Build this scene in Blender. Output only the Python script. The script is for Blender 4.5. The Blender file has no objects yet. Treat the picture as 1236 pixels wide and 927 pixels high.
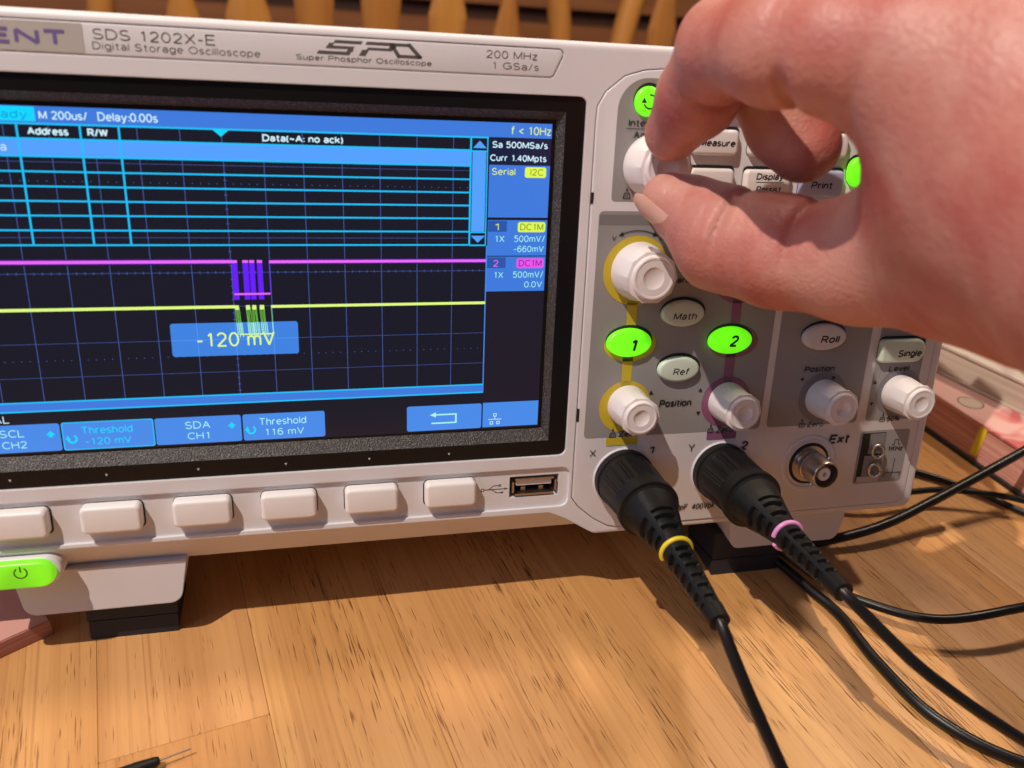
import bpy, math, random
import numpy as np
from mathutils import Vector, Matrix

SC = bpy.context.scene
COL = SC.collection
random.seed(7)
TILT = math.radians(12.0)

# ------------------------------------------------------------------ camera
cam_data = bpy.data.cameras.new("camera")
cam = bpy.data.objects.new("camera", cam_data)
COL.objects.link(cam)
cam_data.sensor_width = 36.0
cam_data.lens = 28.66
cam_data.clip_start = 0.01
cam_data.clip_end = 50.0
rgt = Vector((0.971569, -0.22136, 0.083981)); dwn = Vector((-0.040529, -0.504982, -0.862178)); fwd = Vector((0.233261, 0.834262, -0.499596))
m = Matrix((rgt, -dwn, -fwd)).transposed().to_4x4()
m.translation = Vector((-0.04482568, -0.19064961, 0.19625424))
cam.matrix_world = m
cam_data.dof.use_dof = True
cam_data.dof.focus_distance = 0.252
cam_data.dof.aperture_fstop = 14.0
SC.camera = cam

# ------------------------------------------------------------------ world, lamps, exposure
world = bpy.data.worlds.new("World"); SC.world = world; world.use_nodes = True
bg = world.node_tree.nodes["Background"]
bg.inputs[0].default_value = (0.76, 0.72, 0.92, 1)
bg.inputs[1].default_value = 0.105

def lamp(name, loc, power, color, radius):
    d = bpy.data.lights.new(name, 'POINT'); d.energy = power; d.color = color; d.shadow_soft_size = radius
    o = bpy.data.objects.new(name, d); COL.objects.link(o); o.location = loc
    return o
lamp("ceiling_bulb", (-0.47, -0.23, 1.02), 48, (1.0, 0.86, 0.75), 0.007)
lamp("ceiling_bulb", (0.08, 0.285, 1.05), 10, (1.0, 0.77, 0.56), 0.04)
lamp("ceiling_bulb", (0.62, 0.27, 1.02), 20, (1.0, 0.77, 0.56), 0.04)
def area(name, loc, target, power, color, size):
    d = bpy.data.lights.new(name, 'AREA'); d.energy = power; d.color = color; d.size = size
    o = bpy.data.objects.new(name, d); COL.objects.link(o); o.location = loc
    o.rotation_euler = (Vector(target) - Vector(loc)).to_track_quat('-Z', 'Y').to_euler()
area("window_light", (-1.3, -0.42, 0.75), (0.1, 0, 0.05), 4.6, (0.66, 0.71, 1.0), 0.8)

SC.view_settings.view_transform = 'Standard'
SC.view_settings.look = 'None'
SC.view_settings.gamma = 1.0
SC.view_settings.exposure = 0.0
SC.view_settings.use_curve_mapping = False

# ------------------------------------------------------------------ helpers
def Lc(P):
    """panel millimetres (X right, Y up, Z out of the panel) -> metres in the oscilloscope's own frame"""
    P = np.asarray(P, float).reshape(-1, 3)
    return np.stack([P[:, 0] - 65, -(P[:, 2] + 7), P[:, 1] + 110.5], 1) / 1000.0
def Wd(P):
    """panel millimetres -> world metres"""
    l = Lc(P); c, s = math.cos(TILT), math.sin(TILT)
    return np.stack([l[:, 0], l[:, 1] * c + l[:, 2] * s, -l[:, 1] * s + l[:, 2] * c], 1)
def mm(P):
    return np.asarray(P, float).reshape(-1, 3) / 1000.0

def sharp(me, deg=35):
    me.polygons.foreach_set("use_smooth", [True] * len(me.polygons))
    if deg < 180: me.set_sharp_from_angle(angle=math.radians(deg))

def obj(name, verts, faces, mat, parent=None, smooth=35, fmats=None):
    me = bpy.data.meshes.new(name)
    me.from_pydata([tuple(map(float, v)) for v in verts], [], [tuple(int(i) for i in f) for f in faces])
    me.update()
    for k in (mat if isinstance(mat, (list, tuple)) else [mat]): me.materials.append(k)
    if fmats is not None: me.polygons.foreach_set("material_index", fmats)
    if smooth: sharp(me, smooth)
    o = bpy.data.objects.new(name, me); COL.objects.link(o)
    if parent is not None: o.parent = parent
    return o

def empty(name, loc=(0, 0, 0)):
    o = bpy.data.objects.new(name, None); COL.objects.link(o); o.location = loc; o.empty_display_size = 0.02
    return o
def tag(o, label, cat, group=None):
    o["label"] = label; o["category"] = cat
    if group: o["group"] = group
    return o

def rrect(x0, y0, x1, y1, r, n=6):
    pts = []
    rr = r if isinstance(r, (tuple, list)) else (r,) * 4          # BL BR TR TL
    for (cx, cy, a, q) in ((x0, y0, 180, 0), (x1, y0, 270, 1), (x1, y1, 0, 2), (x0, y1, 90, 3)):
        k = max(rr[q], 1e-3)
        ox = cx + (k if q in (0, 3) else -k); oy = cy + (k if q in (0, 1) else -k)
        for i in range(n + 1):
            t = math.radians(a + 90.0 * i / n); pts.append((ox + k * math.cos(t), oy + k * math.sin(t)))
    return pts
def ellip(cx, cy, a, b, n=48):
    return [(cx + a * math.cos(2 * math.pi * i / n), cy + b * math.sin(2 * math.pi * i / n)) for i in range(n)]
def inset(pts, d):
    p = np.array(pts); n = len(p)
    e = np.roll(p, -1, 0) - p; L = np.linalg.norm(e, axis=1); L[L < 1e-9] = 1e-9
    nr = np.stack([-e[:, 1], e[:, 0]], 1) / L[:, None]             # inward for CCW
    v = nr + np.roll(nr, 1, 0); q = np.maximum((v ** 2).sum(1), 0.6); v = v * (2 / q)[:, None]
    return p + v * d
def slab_data(out, z0, z1, bev=0.0, rise=0.0, steps=4):
    loops = [(np.array(out), z0)]
    if bev > 0:
        for i in range(steps + 1):
            t = math.pi / 2 * i / steps
            loops.append((inset(out, bev * (1 - math.cos(t))), z1 - bev * rise_k(rise) + bev * rise_k(rise) * math.sin(t)))
    else:
        loops.append((np.array(out), z1))
    n = len(out); V = []; F = []
    for p, z in loops:
        for q in p: V.append((q[0], q[1], z))
    for k in range(len(loops) - 1):
        for i in range(n):
            j = (i + 1) % n
            F.append((k * n + i, k * n + j, (k + 1) * n + j, (k + 1) * n + i))
    F.append(tuple(range(n))[::-1]); F.append(tuple((len(loops) - 1) * n + i for i in range(n)))
    return V, F
def rise_k(r): return 1.0 if r == 0 else r
def slab(name, out, z0, z1, mat, parent=None, bev=0.0, rise=0.0, smooth=35):
    V, F = slab_data(out, z0, z1, bev, rise)
    return obj(name, Lc(V), F, mat, parent, smooth)
def sheet(name, outs, z, mat, parent):
    """flat print: several outlines in one thin sheet"""
    V = []; F = []
    for o in outs:
        b = len(V); V += [(x, y, z) for x, y in o]; F.append(tuple(range(b, b + len(o))))
    return obj(name, Lc(V), F, mat, parent, 0)
def rect(x0, y0, x1, y1): return [(x0, y0), (x1, y0), (x1, y1), (x0, y1)]
def hline(x0, x1, y, w): return rect(x0, y - w / 2, x1, y + w / 2)
def vline(x, y0, y1, w): return rect(x - w / 2, y0, x + w / 2, y1)
def seg(a, b, w):
    d = Vector((b[0] - a[0], b[1] - a[1])).normalized() * w / 2
    return [(a[0] + d.y, a[1] - d.x), (b[0] + d.y, b[1] - d.x), (b[0] - d.y, b[1] + d.x), (a[0] - d.y, a[1] + d.x)]
def arc_quads(cx, cy, r, w, a0, a1, n=20):
    o = []
    for i in range(n):
        t0 = math.radians(a0 + (a1 - a0) * i / n); t1 = math.radians(a0 + (a1 - a0) * (i + 1) / n)
        o.append([(cx + (r - w / 2) * math.cos(t0), cy + (r - w / 2) * math.sin(t0)), (cx + (r + w / 2) * math.cos(t0), cy + (r + w / 2) * math.sin(t0)),
                  (cx + (r + w / 2) * math.cos(t1), cy + (r + w / 2) * math.sin(t1)), (cx + (r - w / 2) * math.cos(t1), cy + (r - w / 2) * math.sin(t1))])
    return o
def lathe(name, cx, cy, prof, mat, parent, n=48, poly=0, smooth=35, a0=0.0):
    """prof: list of (z, r[, polygon weight]) round the panel normal through cx, cy"""
    V = []; F = []
    for q in prof:
        z, r = q[0], q[1]; w = q[2] if len(q) > 2 else 0
        for i in range(n):
            t = 2 * math.pi * i / n + a0; k = 1.0
            if poly and w:
                s = 2 * math.pi / poly; k = 1 - w + w * math.cos(s / 2) / math.cos((t % s) - s / 2) * 1.04
            V.append((cx + r * k * math.cos(t), cy + r * k * math.sin(t), z))
    for k in range(len(prof) - 1):
        for i in range(n):
            j = (i + 1) % n; F.append((k * n + i, k * n + j, (k + 1) * n + j, (k + 1) * n + i))
    F.append(tuple(range(n))[::-1]); F.append(tuple((len(prof) - 1) * n + i for i in range(n)))
    return obj(name, Lc(V), F, mat, parent, smooth)

def catmull(P, per=10):
    P = np.asarray(P, float); n = len(P); Q = []
    ext = np.vstack([2 * P[0] - P[1], P, 2 * P[-1] - P[-2]])
    for i in range(n - 1):
        p0, p1, p2, p3 = ext[i], ext[i + 1], ext[i + 2], ext[i + 3]
        for k in range(per):
            t = k / per
            Q.append(0.5 * ((2 * p1) + (-p0 + p2) * t + (2 * p0 - 5 * p1 + 4 * p2 - p3) * t * t + (-p0 + 3 * p1 - 3 * p2 + p3) * t ** 3))
    Q.append(P[-1]); return np.array(Q)
def frames(Q):
    T = np.gradient(Q, axis=0); T /= np.linalg.norm(T, axis=1)[:, None]
    u = np.cross(T[0], (0, 0, 1.0)); u = u / np.linalg.norm(u); U = [u]
    for t in T[1:]:
        u = u - t * np.dot(u, t); u /= np.linalg.norm(u); U.append(u)
    U = np.array(U); return T, U, np.cross(T, U)
def tube_data(Q, rfun, n=16):
    T, U, B = frames(Q); V = []; F = []; S = np.r_[0, np.cumsum(np.linalg.norm(np.diff(Q, axis=0), axis=1))]
    for i in range(len(Q)):
        for k in range(n):
            a = 2 * math.pi * k / n; r = rfun(S[i], a) if callable(rfun) else rfun
            V.append(Q[i] + r * (math.cos(a) * U[i] + math.sin(a) * B[i]))
    for i in range(len(Q) - 1):
        for k in range(n):
            j = (k + 1) % n; F.append((i * n + k, i * n + j, (i + 1) * n + j, (i + 1) * n + k))
    F.append(tuple(range(n))[::-1]); F.append(tuple((len(Q) - 1) * n + k for k in range(n)))
    return V, F

def bake(o, cutters, op='DIFFERENCE'):
    for c in cutters:
        md = o.modifiers.new("cut", 'BOOLEAN'); md.operation = op; md.solver = 'EXACT'; md.object = c
    dg = bpy.context.evaluated_depsgraph_get()
    me = bpy.data.meshes.new_from_object(o.evaluated_get(dg), depsgraph=dg)
    o.modifiers.clear(); old = o.data; nm = old.name; o.data = me; bpy.data.meshes.remove(old); me.name = nm
    for c in cutters: bpy.data.objects.remove(c, do_unlink=True)
    sharp(me, 35)

def gp(cx, cy, rx, ry, a0, a1, n=12):
    return [(cx + rx * math.cos(math.radians(a0 + (a1 - a0) * i / n)), cy + ry * math.sin(math.radians(a0 + (a1 - a0) * i / n))) for i in range(n + 1)]
def ring_(cx, cy, rx, ry): return gp(cx, cy, rx, ry, 90, 450, 22)
_n = [(0, .40)] + gp(.24, .46, .24, .26, 180, 0, 8) + [(.48, 0)]
GL = {      # strokes of a plain sans letter, capitals one unit tall
 'A': [[(0, 0), (.36, 1), (.72, 0)], [(.14, .36), (.58, .36)]], 'C': [gp(.40, .5, .40, .5, 45, 315, 18)], 'D': [[(0, 0), (0, 1), (.28, 1)] + gp(.28, .5, .42, .5, 80, -80, 12) + [(.28, 0), (0, 0)]],
 'E': [[(.60, 1), (0, 1), (0, 0), (.62, 0)], [(0, .52), (.55, .52)]], 'F': [[(.58, 1), (0, 1), (0, 0)], [(0, .52), (.52, .52)]], 'G': [gp(.42, .5, .42, .5, 45, 322, 18), [(.80, .12), (.80, .48), (.46, .48)]], 'H': [[(0, 0), (0, 1)], [(.66, 0), (.66, 1)], [(0, .52), (.66, .52)]],
 'I': [[(0, 0), (0, 1)]], 'K': [[(0, 0), (0, 1)], [(.62, 1), (0, .36)], [(.22, .58), (.64, 0)]], 'L': [[(0, 1), (0, 0), (.55, 0)]], 'M': [[(0, 0), (0, 1), (.40, .06), (.80, 1), (.80, 0)]], 'N': [[(0, 0), (0, 1), (.66, 0), (.66, 1)]],
 'O': [ring_(.42, .5, .42, .5)], 'P': [[(0, 0), (0, 1), (.34, 1)] + gp(.34, .73, .28, .27, 80, -80, 8) + [(.34, .46), (0, .46)]], 'R': [[(0, 0), (0, 1), (.34, 1)] + gp(.34, .74, .28, .26, 80, -80, 8) + [(.34, .48), (0, .48)], [(.34, .46), (.66, 0)]],
 'S': [gp(.33, .745, .28, .255, 30, 262, 12) + gp(.33, .25, .32, .25, 82, -155, 12)], 'T': [[(0, 1), (.66, 1)], [(.33, 1), (.33, 0)]], 'V': [[(0, 1), (.34, 0), (.68, 1)]], 'W': [[(0, 1), (.24, 0), (.48, 1), (.72, 0), (.96, 1)]],
 'X': [[(0, 0), (.66, 1)], [(0, 1), (.66, 0)]], 'Y': [[(0, 1), (.33, .46), (.66, 1)], [(.33, .46), (.33, 0)]], 'Z': [[(0, 1), (.60, 1), (0, 0), (.62, 0)]],
 '0': [ring_(.28, .5, .28, .5)], '1': [[(.10, .80), (.28, 1), (.28, 0)]], '2': [gp(.28, .72, .26, .28, 165, -38, 10) + [(0, 0), (.56, 0)]], '4': [[(.42, 0), (.42, 1), (0, .30), (.56, .30)]], '5': [[(.50, 1), (.10, 1), (.05, .53)] + gp(.26, .33, .28, .33, 118, -150, 12)],
 '6': [gp(.31, .52, .30, .48, 48, 185, 10) + [(.01, .34)], ring_(.28, .32, .27, .32)], '8': [ring_(.28, .76, .22, .24), ring_(.28, .26, .28, .26)],
 'a': [gp(.24, .50, .22, .22, 160, 5, 8) + [(.47, .40), (.47, 0)], ring_(.23, .20, .22, .20)], 'b': [[(0, 1), (0, 0)], ring_(.27, .36, .26, .36)], 'c': [gp(.27, .36, .27, .36, 45, 315, 14)], 'd': [ring_(.26, .36, .26, .36), [(.53, 1), (.53, 0)]],
 'e': [[(.02, .38), (.52, .38)] + gp(.27, .36, .26, .36, 12, 312, 14)], 'f': [[(.12, 0), (.12, .78)] + gp(.30, .80, .18, .20, 175, 80, 5), [(0, .70), (.32, .70)]], 'g': [ring_(.26, .36, .26, .36), [(.53, .72), (.53, -.06)] + gp(.27, -.06, .26, .22, -10, -150, 8)],
 'h': [[(0, 1), (0, 0)], _n], 'i': [[(0, 0), (0, .72)], [(0, .88), (0, 1)]], 'j': [[(.14, .72), (.14, -.10)] + gp(0, -.10, .14, .16, -10, -100, 4), [(.14, .88), (.14, 1)]], 'k': [[(0, 0), (0, 1)], [(.46, .72), (0, .26)], [(.18, .44), (.48, 0)]], 'l': [[(0, 0), (0, 1)]],
 'm': [[(0, 0), (0, .72)], [(0, .42)] + gp(.20, .48, .20, .24, 180, 0, 8) + [(.40, 0)], [(.40, .42)] + gp(.60, .48, .20, .24, 180, 0, 8) + [(.80, 0)]], 'n': [[(0, 0), (0, .72)], _n], 'o': [ring_(.27, .36, .27, .36)], 'p': [[(0, .72), (0, -.28)], ring_(.27, .36, .26, .36)],
 'r': [[(0, 0), (0, .72)], [(0, .40)] + gp(.24, .42, .24, .30, 170, 75, 6)], 's': [gp(.21, .535, .19, .185, 32, 262, 10) + gp(.21, .18, .21, .18, 82, -155, 10)], 't': [[(.15, .95), (.15, .16)] + gp(.29, .16, .14, .16, 190, 285, 5), [(0, .72), (.33, .72)]],
 'u': [[(0, .72), (0, .26)] + gp(.24, .26, .24, .26, 185, 355, 8) + [(.48, .30)], [(.485, .72), (.485, 0)]], 'v': [[(0, .72), (.25, 0), (.50, .72)]], 'y': [[(0, .72), (.27, 0)], [(.54, .72), (.21, -.20), (.04, -.28)]], 'x': [[(0, 0), (.48, .72)], [(0, .72), (.48, 0)]], 'z': [[(0, .72), (.44, .72), (0, 0), (.46, 0)]],
 '/': [[(0, -.05), (.34, 1.05)]], ':': [[(0, 0), (0, .13)], [(0, .50), (0, .63)]], '.': [[(0, 0), (0, .13)]], '-': [[(0, .40), (.32, .40)]], '<': [[(.50, .75), (0, .42), (.50, .10)]], '~': [[(0, .36), (.12, .48), (.36, .34), (.50, .48)]],
 '(': [gp(.34, .38, .30, .66, 125, 235, 8)], ')': [gp(0, .38, .30, .66, 55, -55, 8)], '%': [ring_(.17, .77, .16, .22), ring_(.72, .23, .16, .22), [(.18, 0), (.70, 1)]]}
def text(body, x0, yb, x1, yt, z, mat, parent, bold=0.0, shear=0.0, name="lettering"):
    """flat lettering whose capitals stand between yb and yt, from x0 to x1 (panel mm)"""
    st = []; pen = 0.0
    for ch in body:
        if ch == ' ': pen += .42; continue
        L = GL[ch]; mx = max(p_[0] for k in L for p_ in k); mn = min(p_[0] for k in L for p_ in k)
        if ch == '1': mn, mx = -.06, .44
        for k in L: st.append([(pen + a - mn, b) for a, b in k])
        pen += mx - mn + .24
    pen -= .24; hgt = yt - yb; w = hgt * (.118 + bold * 4.2)
    lo_, hi_ = min(p_[0] for k in st for p_ in k), max(p_[0] for k in st for p_ in k)
    if len(body) == 1: lo_, hi_ = lo_, max(hi_, lo_ + 1e-3)
    sx = (x1 - x0 - w) / max(hi_ - lo_, 1e-3); V = []; F = []
    st2 = []
    for k in st:                                          # part the strokes at sharp corners
        c = [k[0]]
        for i in range(1, len(k)):
            c.append(k[i])
            if i < len(k) - 1:
                ax, ay, bx, by = k[i][0] - k[i - 1][0], k[i][1] - k[i - 1][1], k[i + 1][0] - k[i][0], k[i + 1][1] - k[i][1]
                if ax * bx + ay * by < -.25 * math.hypot(ax, ay) * math.hypot(bx, by): st2.append(c); c = [k[i]]
        st2.append(c)
    for q, k in enumerate(st2):
        p_ = np.array([(x0 + w / 2 + (a - lo_) * sx + shear * b * hgt - shear * .5 * hgt, yb + w * .45 + b * (hgt - w * .9)) for a, b in k])
        keep = np.r_[True, np.linalg.norm(np.diff(p_, axis=0), axis=1) > 1e-4]; p_ = p_[keep]
        closed = np.linalg.norm(p_[0] - p_[-1]) < 1e-4
        d = np.diff(p_, axis=0); d /= np.linalg.norm(d, axis=1)[:, None]; nr = np.stack([-d[:, 1], d[:, 0]], 1); b0 = len(V)
        for i in range(len(p_)):
            n0 = nr[i - 1] if i > 0 else (nr[-1] if closed else nr[0]); n1 = nr[i] if i < len(nr) else (nr[0] if closed else nr[-1])
            m_ = n0 + n1; l2 = max(float(m_ @ m_), 1.1); m_ = m_ * 2 / l2 * w / 2
            V.append((*(p_[i] + m_), z + .004 * (q % 7))); V.append((*(p_[i] - m_), z + .004 * (q % 7)))
        for i in range(len(p_) - 1): a = b0 + 2 * i; F.append((a, a + 1, a + 3, a + 2))
    return obj(name, Lc(V), F, mat, parent, 0)

# ------------------------------------------------------------------ materials
def srgb(r, g, b):
    f = lambda c: ((c / 255) / 12.92 if c / 255 <= 0.04045 else ((c / 255 + 0.055) / 1.055) ** 2.4)
    return (f(r), f(g), f(b), 1)
def new_mat(name):
    mt = bpy.data.materials.new(name); mt.use_nodes = True
    nt = mt.node_tree; return mt, nt, nt.nodes["Principled BSDF"]
def N(nt, t, **kw):
    n = nt.nodes.new(t)
    for k, v in kw.items(): setattr(n, k, v)
    return n
def plastic(name, col, rough=0.4, bump=0.02, bscale=2500, bevel=0.0, mottle=0.04, spec=0.5):
    mt, nt, p = new_mat(name)
    tc = N(nt, 'ShaderNodeTexCoord')
    n1 = N(nt, 'ShaderNodeTexNoise'); n1.inputs['Scale'].default_value = bscale; n1.inputs['Detail'].default_value = 2
    n2 = N(nt, 'ShaderNodeTexNoise'); n2.inputs['Scale'].default_value = 45; n2.inputs['Detail'].default_value = 5
    nt.links.new(tc.outputs['Object'], n1.inputs['Vector']); nt.links.new(tc.outputs['Object'], n2.inputs['Vector'])
    mx = N(nt, 'ShaderNodeMix', data_type='RGBA', blend_type='MULTIPLY'); mx.inputs['Factor'].default_value = 1
    rp = N(nt, 'ShaderNodeMapRange'); rp.inputs['To Min'].default_value = 1 - mottle * 2; rp.inputs['To Max'].default_value = 1 + mottle
    nt.links.new(n2.outputs['Fac'], rp.inputs['Value'])
    mx.inputs['A'].default_value = (*col[:3], 1); nt.links.new(rp.outputs['Result'], mx.inputs['B'])
    nt.links.new(mx.outputs['Result'], p.inputs['Base Color'])
    rr = N(nt, 'ShaderNodeMapRange'); rr.inputs['To Min'].default_value = rough - 0.06; rr.inputs['To Max'].default_value = rough + 0.08
    nt.links.new(n2.outputs['Fac'], rr.inputs['Value']); nt.links.new(rr.outputs['Result'], p.inputs['Roughness'])
    p.inputs['Specular IOR Level'].default_value = spec
    b = N(nt, 'ShaderNodeBump'); b.inputs['Strength'].default_value = 0.5; b.inputs['Distance'].default_value = bump / 1000
    nt.links.new(n1.outputs['Fac'], b.inputs['Height'])
    if bevel > 0:
        bv = N(nt, 'ShaderNodeBevel', samples=4); bv.inputs['Radius'].default_value = bevel / 1000
        nt.links.new(bv.outputs['Normal'], b.inputs['Normal'])
    nt.links.new(b.outputs['Normal'], p.inputs['Normal'])
    return mt
def glow(name, col, base=None, strength=1.0, rough=0.3):
    mt, nt, p = new_mat(name)
    p.inputs['Base Color'].default_value = base if base else (0.004, 0.004, 0.006, 1)
    p.inputs['Roughness'].default_value = rough
    p.inputs['Emission Color'].default_value = col; p.inputs['Emission Strength'].default_value = strength
    return mt
def metal(name, col, rough):
    mt, nt, p = new_mat(name)
    p.inputs['Metallic'].default_value = 1; p.inputs['Base Color'].default_value = (*col, 1)
    tc = N(nt, 'ShaderNodeTexCoord'); n = N(nt, 'ShaderNodeTexNoise'); n.inputs['Scale'].default_value = 400
    nt.links.new(tc.outputs['Object'], n.inputs['Vector'])
    r = N(nt, 'ShaderNodeMapRange'); r.inputs['To Min'].default_value = rough * .7; r.inputs['To Max'].default_value = rough * 1.4
    nt.links.new(n.outputs['Fac'], r.inputs['Value']); nt.links.new(r.outputs['Result'], p.inputs['Roughness'])
    return mt

M = {}
M['case'] = plastic('warm_white_plastic', (0.70, 0.685, 0.70), 0.42, 0.015, 3000, bevel=0.5)
M['panel'] = plastic('panel_plastic', (0.67, 0.65, 0.665), 0.40, 0.015, 3000, bevel=0.4)
M['key'] = plastic('cream_key', (0.82, 0.79, 0.765), 0.38, 0.006, 3000)
M['knob'] = plastic('knob_plastic', (0.76, 0.72, 0.71), 0.33, 0.008, 2500)
M['grey'] = plastic('grey_overlay', (0.285, 0.275, 0.272), 0.42, 0.02, 2600)
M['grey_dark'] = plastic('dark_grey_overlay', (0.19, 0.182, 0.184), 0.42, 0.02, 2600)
M['label_grey'] = plastic('brushed_label', (0.46, 0.43, 0.39), 0.35, 0.01, 2600)
M['black'] = plastic('black_bezel', (0.007, 0.006, 0.006), 0.25, 0.004, 3000, spec=0.3)
M['dark'] = plastic('dark_gap_and_shade', (0.012, 0.011, 0.011), 0.6)
M['ink'] = plastic('black_ink', (0.015, 0.015, 0.018), 0.5, 0.0)
M['ink_grey'] = plastic('grey_ink', (0.10, 0.09, 0.085), 0.5, 0.0)
M['ink_purple'] = plastic('purple_ink', (0.16, 0.11, 0.30), 0.5, 0.0)
M['white_dot'] = plastic('white_ink', (0.6, 0.6, 0.6), 0.5, 0.0)
M['yellow'] = plastic('yellow_print', (0.56, 0.43, 0.03), 0.42, 0.02, 2600)
M['magenta'] = plastic('magenta_print', (0.26, 0.09, 0.17), 0.42, 0.02, 2600)
M['strip'] = plastic('pale_strip', (0.44, 0.40, 0.40), 0.42, 0.02, 2600)
M['mint'] = plastic('pale_mint_key', (0.60, 0.71, 0.59), 0.35, 0.004, 2500)
M['pale_key'] = plastic('pale_key', (0.66, 0.65, 0.66), 0.35, 0.004, 2500)
M['blue_key'] = plastic('pale_blue_key', (0.42, 0.44, 0.62), 0.35, 0.004, 2500)
M['rubber'] = plastic('black_rubber', (0.007, 0.007, 0.007), 0.45, 0.010, 1800, spec=0.3)
M['rubber_foot'] = plastic('rubber_foot', (0.016, 0.018, 0.026), 0.6, 0.02, 1800)
M['cable'] = plastic('black_cable', (0.006, 0.006, 0.006), 0.33, 0.004, 900, spec=0.35)
M['ring_y'] = plastic('yellow_marker', (0.80, 0.62, 0.03), 0.35, 0.0)
M['ring_p'] = plastic('pink_marker', (0.72, 0.28, 0.58), 0.35, 0.0)
M['nickel'] = metal('nickel', (0.50, 0.46, 0.43), 0.30)
M['white_ins'] = plastic('white_insulator', (0.75, 0.73, 0.70), 0.4, 0.0)
def lit(name, col, base, lo_, hi_):
    mt = glow(name, col, base, 1.0, 0.32); nt = mt.node_tree; p = nt.nodes["Principled BSDF"]
    tc = N(nt, 'ShaderNodeTexCoord'); n_ = N(nt, 'ShaderNodeTexNoise'); n_.inputs['Scale'].default_value = 130; n_.inputs['Detail'].default_value = 1
    r = N(nt, 'ShaderNodeMapRange'); r.inputs['From Min'].default_value = .3; r.inputs['From Max'].default_value = .7; r.inputs['To Min'].default_value = lo_; r.inputs['To Max'].default_value = hi_
    nt.links.new(tc.outputs['Object'], n_.inputs['Vector']); nt.links.new(n_.outputs['Fac'], r.inputs['Value']); nt.links.new(r.outputs[0], p.inputs['Emission Strength'])
    return mt
M['green'] = lit('lit_green', srgb(98, 238, 12), (0.12, 0.5, 0.02, 1), .8, 1.15)
M['green_dim'] = lit('lit_green_power', srgb(112, 214, 12), (0.16, 0.5, 0.03, 1), .6, .95)

# dark glittering slope round the display: glints painted into the colour as pale specks, besides gloss
mt, nt, p = new_mat('speckled_slope')
tc = N(nt, 'ShaderNodeTexCoord'); vz = N(nt, 'ShaderNodeTexNoise'); vz.inputs['Scale'].default_value = 2400; vz.inputs['Detail'].default_value = 2
nt.links.new(tc.outputs['Object'], vz.inputs['Vector'])
rp = N(nt, 'ShaderNodeValToRGB'); rp.color_ramp.elements[0].position = 0.5; rp.color_ramp.elements[0].color = (0.016, 0.014, 0.013, 1)
rp.color_ramp.elements[1].position = 0.75; rp.color_ramp.elements[1].color = (0.17, 0.145, 0.12, 1)
nt.links.new(vz.outputs['Fac'], rp.inputs['Fac']); nt.links.new(rp.outputs['Color'], p.inputs['Base Color']); p.inputs['Roughness'].default_value = 0.42
p.inputs['Specular IOR Level'].default_value = 0.6
bp = N(nt, 'ShaderNodeBump'); bp.inputs['Strength'].default_value = 1.0; bp.inputs['Distance'].default_value = 0.0003
nt.links.new(vz.outputs['Fac'], bp.inputs['Height']); nt.links.new(bp.outputs['Normal'], p.inputs['Normal'])
M['speckle'] = mt

# display colours
M['s_bg'] = glow('screen_black', srgb(19, 20, 33), rough=0.18)
M['s_side'] = glow('screen_side', srgb(27, 22, 34), rough=0.18)
M['s_bar'] = glow('screen_blue', srgb(62, 122, 220), rough=0.2)
M['s_menu'] = glow('screen_menu_blue', srgb(70, 138, 232), rough=0.2)
M['s_row'] = glow('screen_row_blue', srgb(84, 160, 255), rough=0.2)
M['s_msg'] = glow('screen_message_blue', srgb(62, 130, 224), rough=0.2)
M['s_cyan'] = glow('screen_cyan', srgb(24, 192, 250), rough=0.2)
M['s_cyan2'] = glow('screen_bright_cyan', srgb(10, 214, 255), rough=0.2)
M['s_teal'] = glow('screen_teal', srgb(0, 150, 205), rough=0.2)
M['s_white'] = glow('screen_white', srgb(205, 238, 250), rough=0.2)
M['s_pale'] = glow('screen_pale_cyan', srgb(170, 240, 240), rough=0.2)
M['s_lime'] = glow('screen_lime', srgb(224, 250, 130), rough=0.2)
M['s_limet'] = glow('screen_lime_text', srgb(226, 246, 110), rough=0.2)
M['s_green'] = glow('screen_green', srgb(120, 205, 70), rough=0.2)
M['s_mag'] = glow('screen_magenta', srgb(236, 104, 252), rough=0.2)
M['s_pur'] = glow('screen_purple', srgb(104, 26, 250), rough=0.2)
M['s_haze'] = glow('screen_violet', srgb(66, 14, 120), rough=0.2)
M['s_pill'] = glow('screen_pill', srgb(222, 246, 84), rough=0.2)
M['s_pillm'] = glow('screen_pill_magenta', srgb(232, 84, 236), rough=0.2)
M['s_dark'] = glow('screen_tab', srgb(40, 86, 168), rough=0.2)
M['s_grid'] = glow('screen_grid', srgb(78, 100, 182), rough=0.2)
M['s_olive'] = glow('screen_olive', srgb(110, 130, 30), rough=0.2)
M['s_plum'] = glow('screen_plum', srgb(120, 30, 130), rough=0.2)
M['s_navy'] = glow('screen_navy', srgb(16, 26, 60), rough=0.2)

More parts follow.
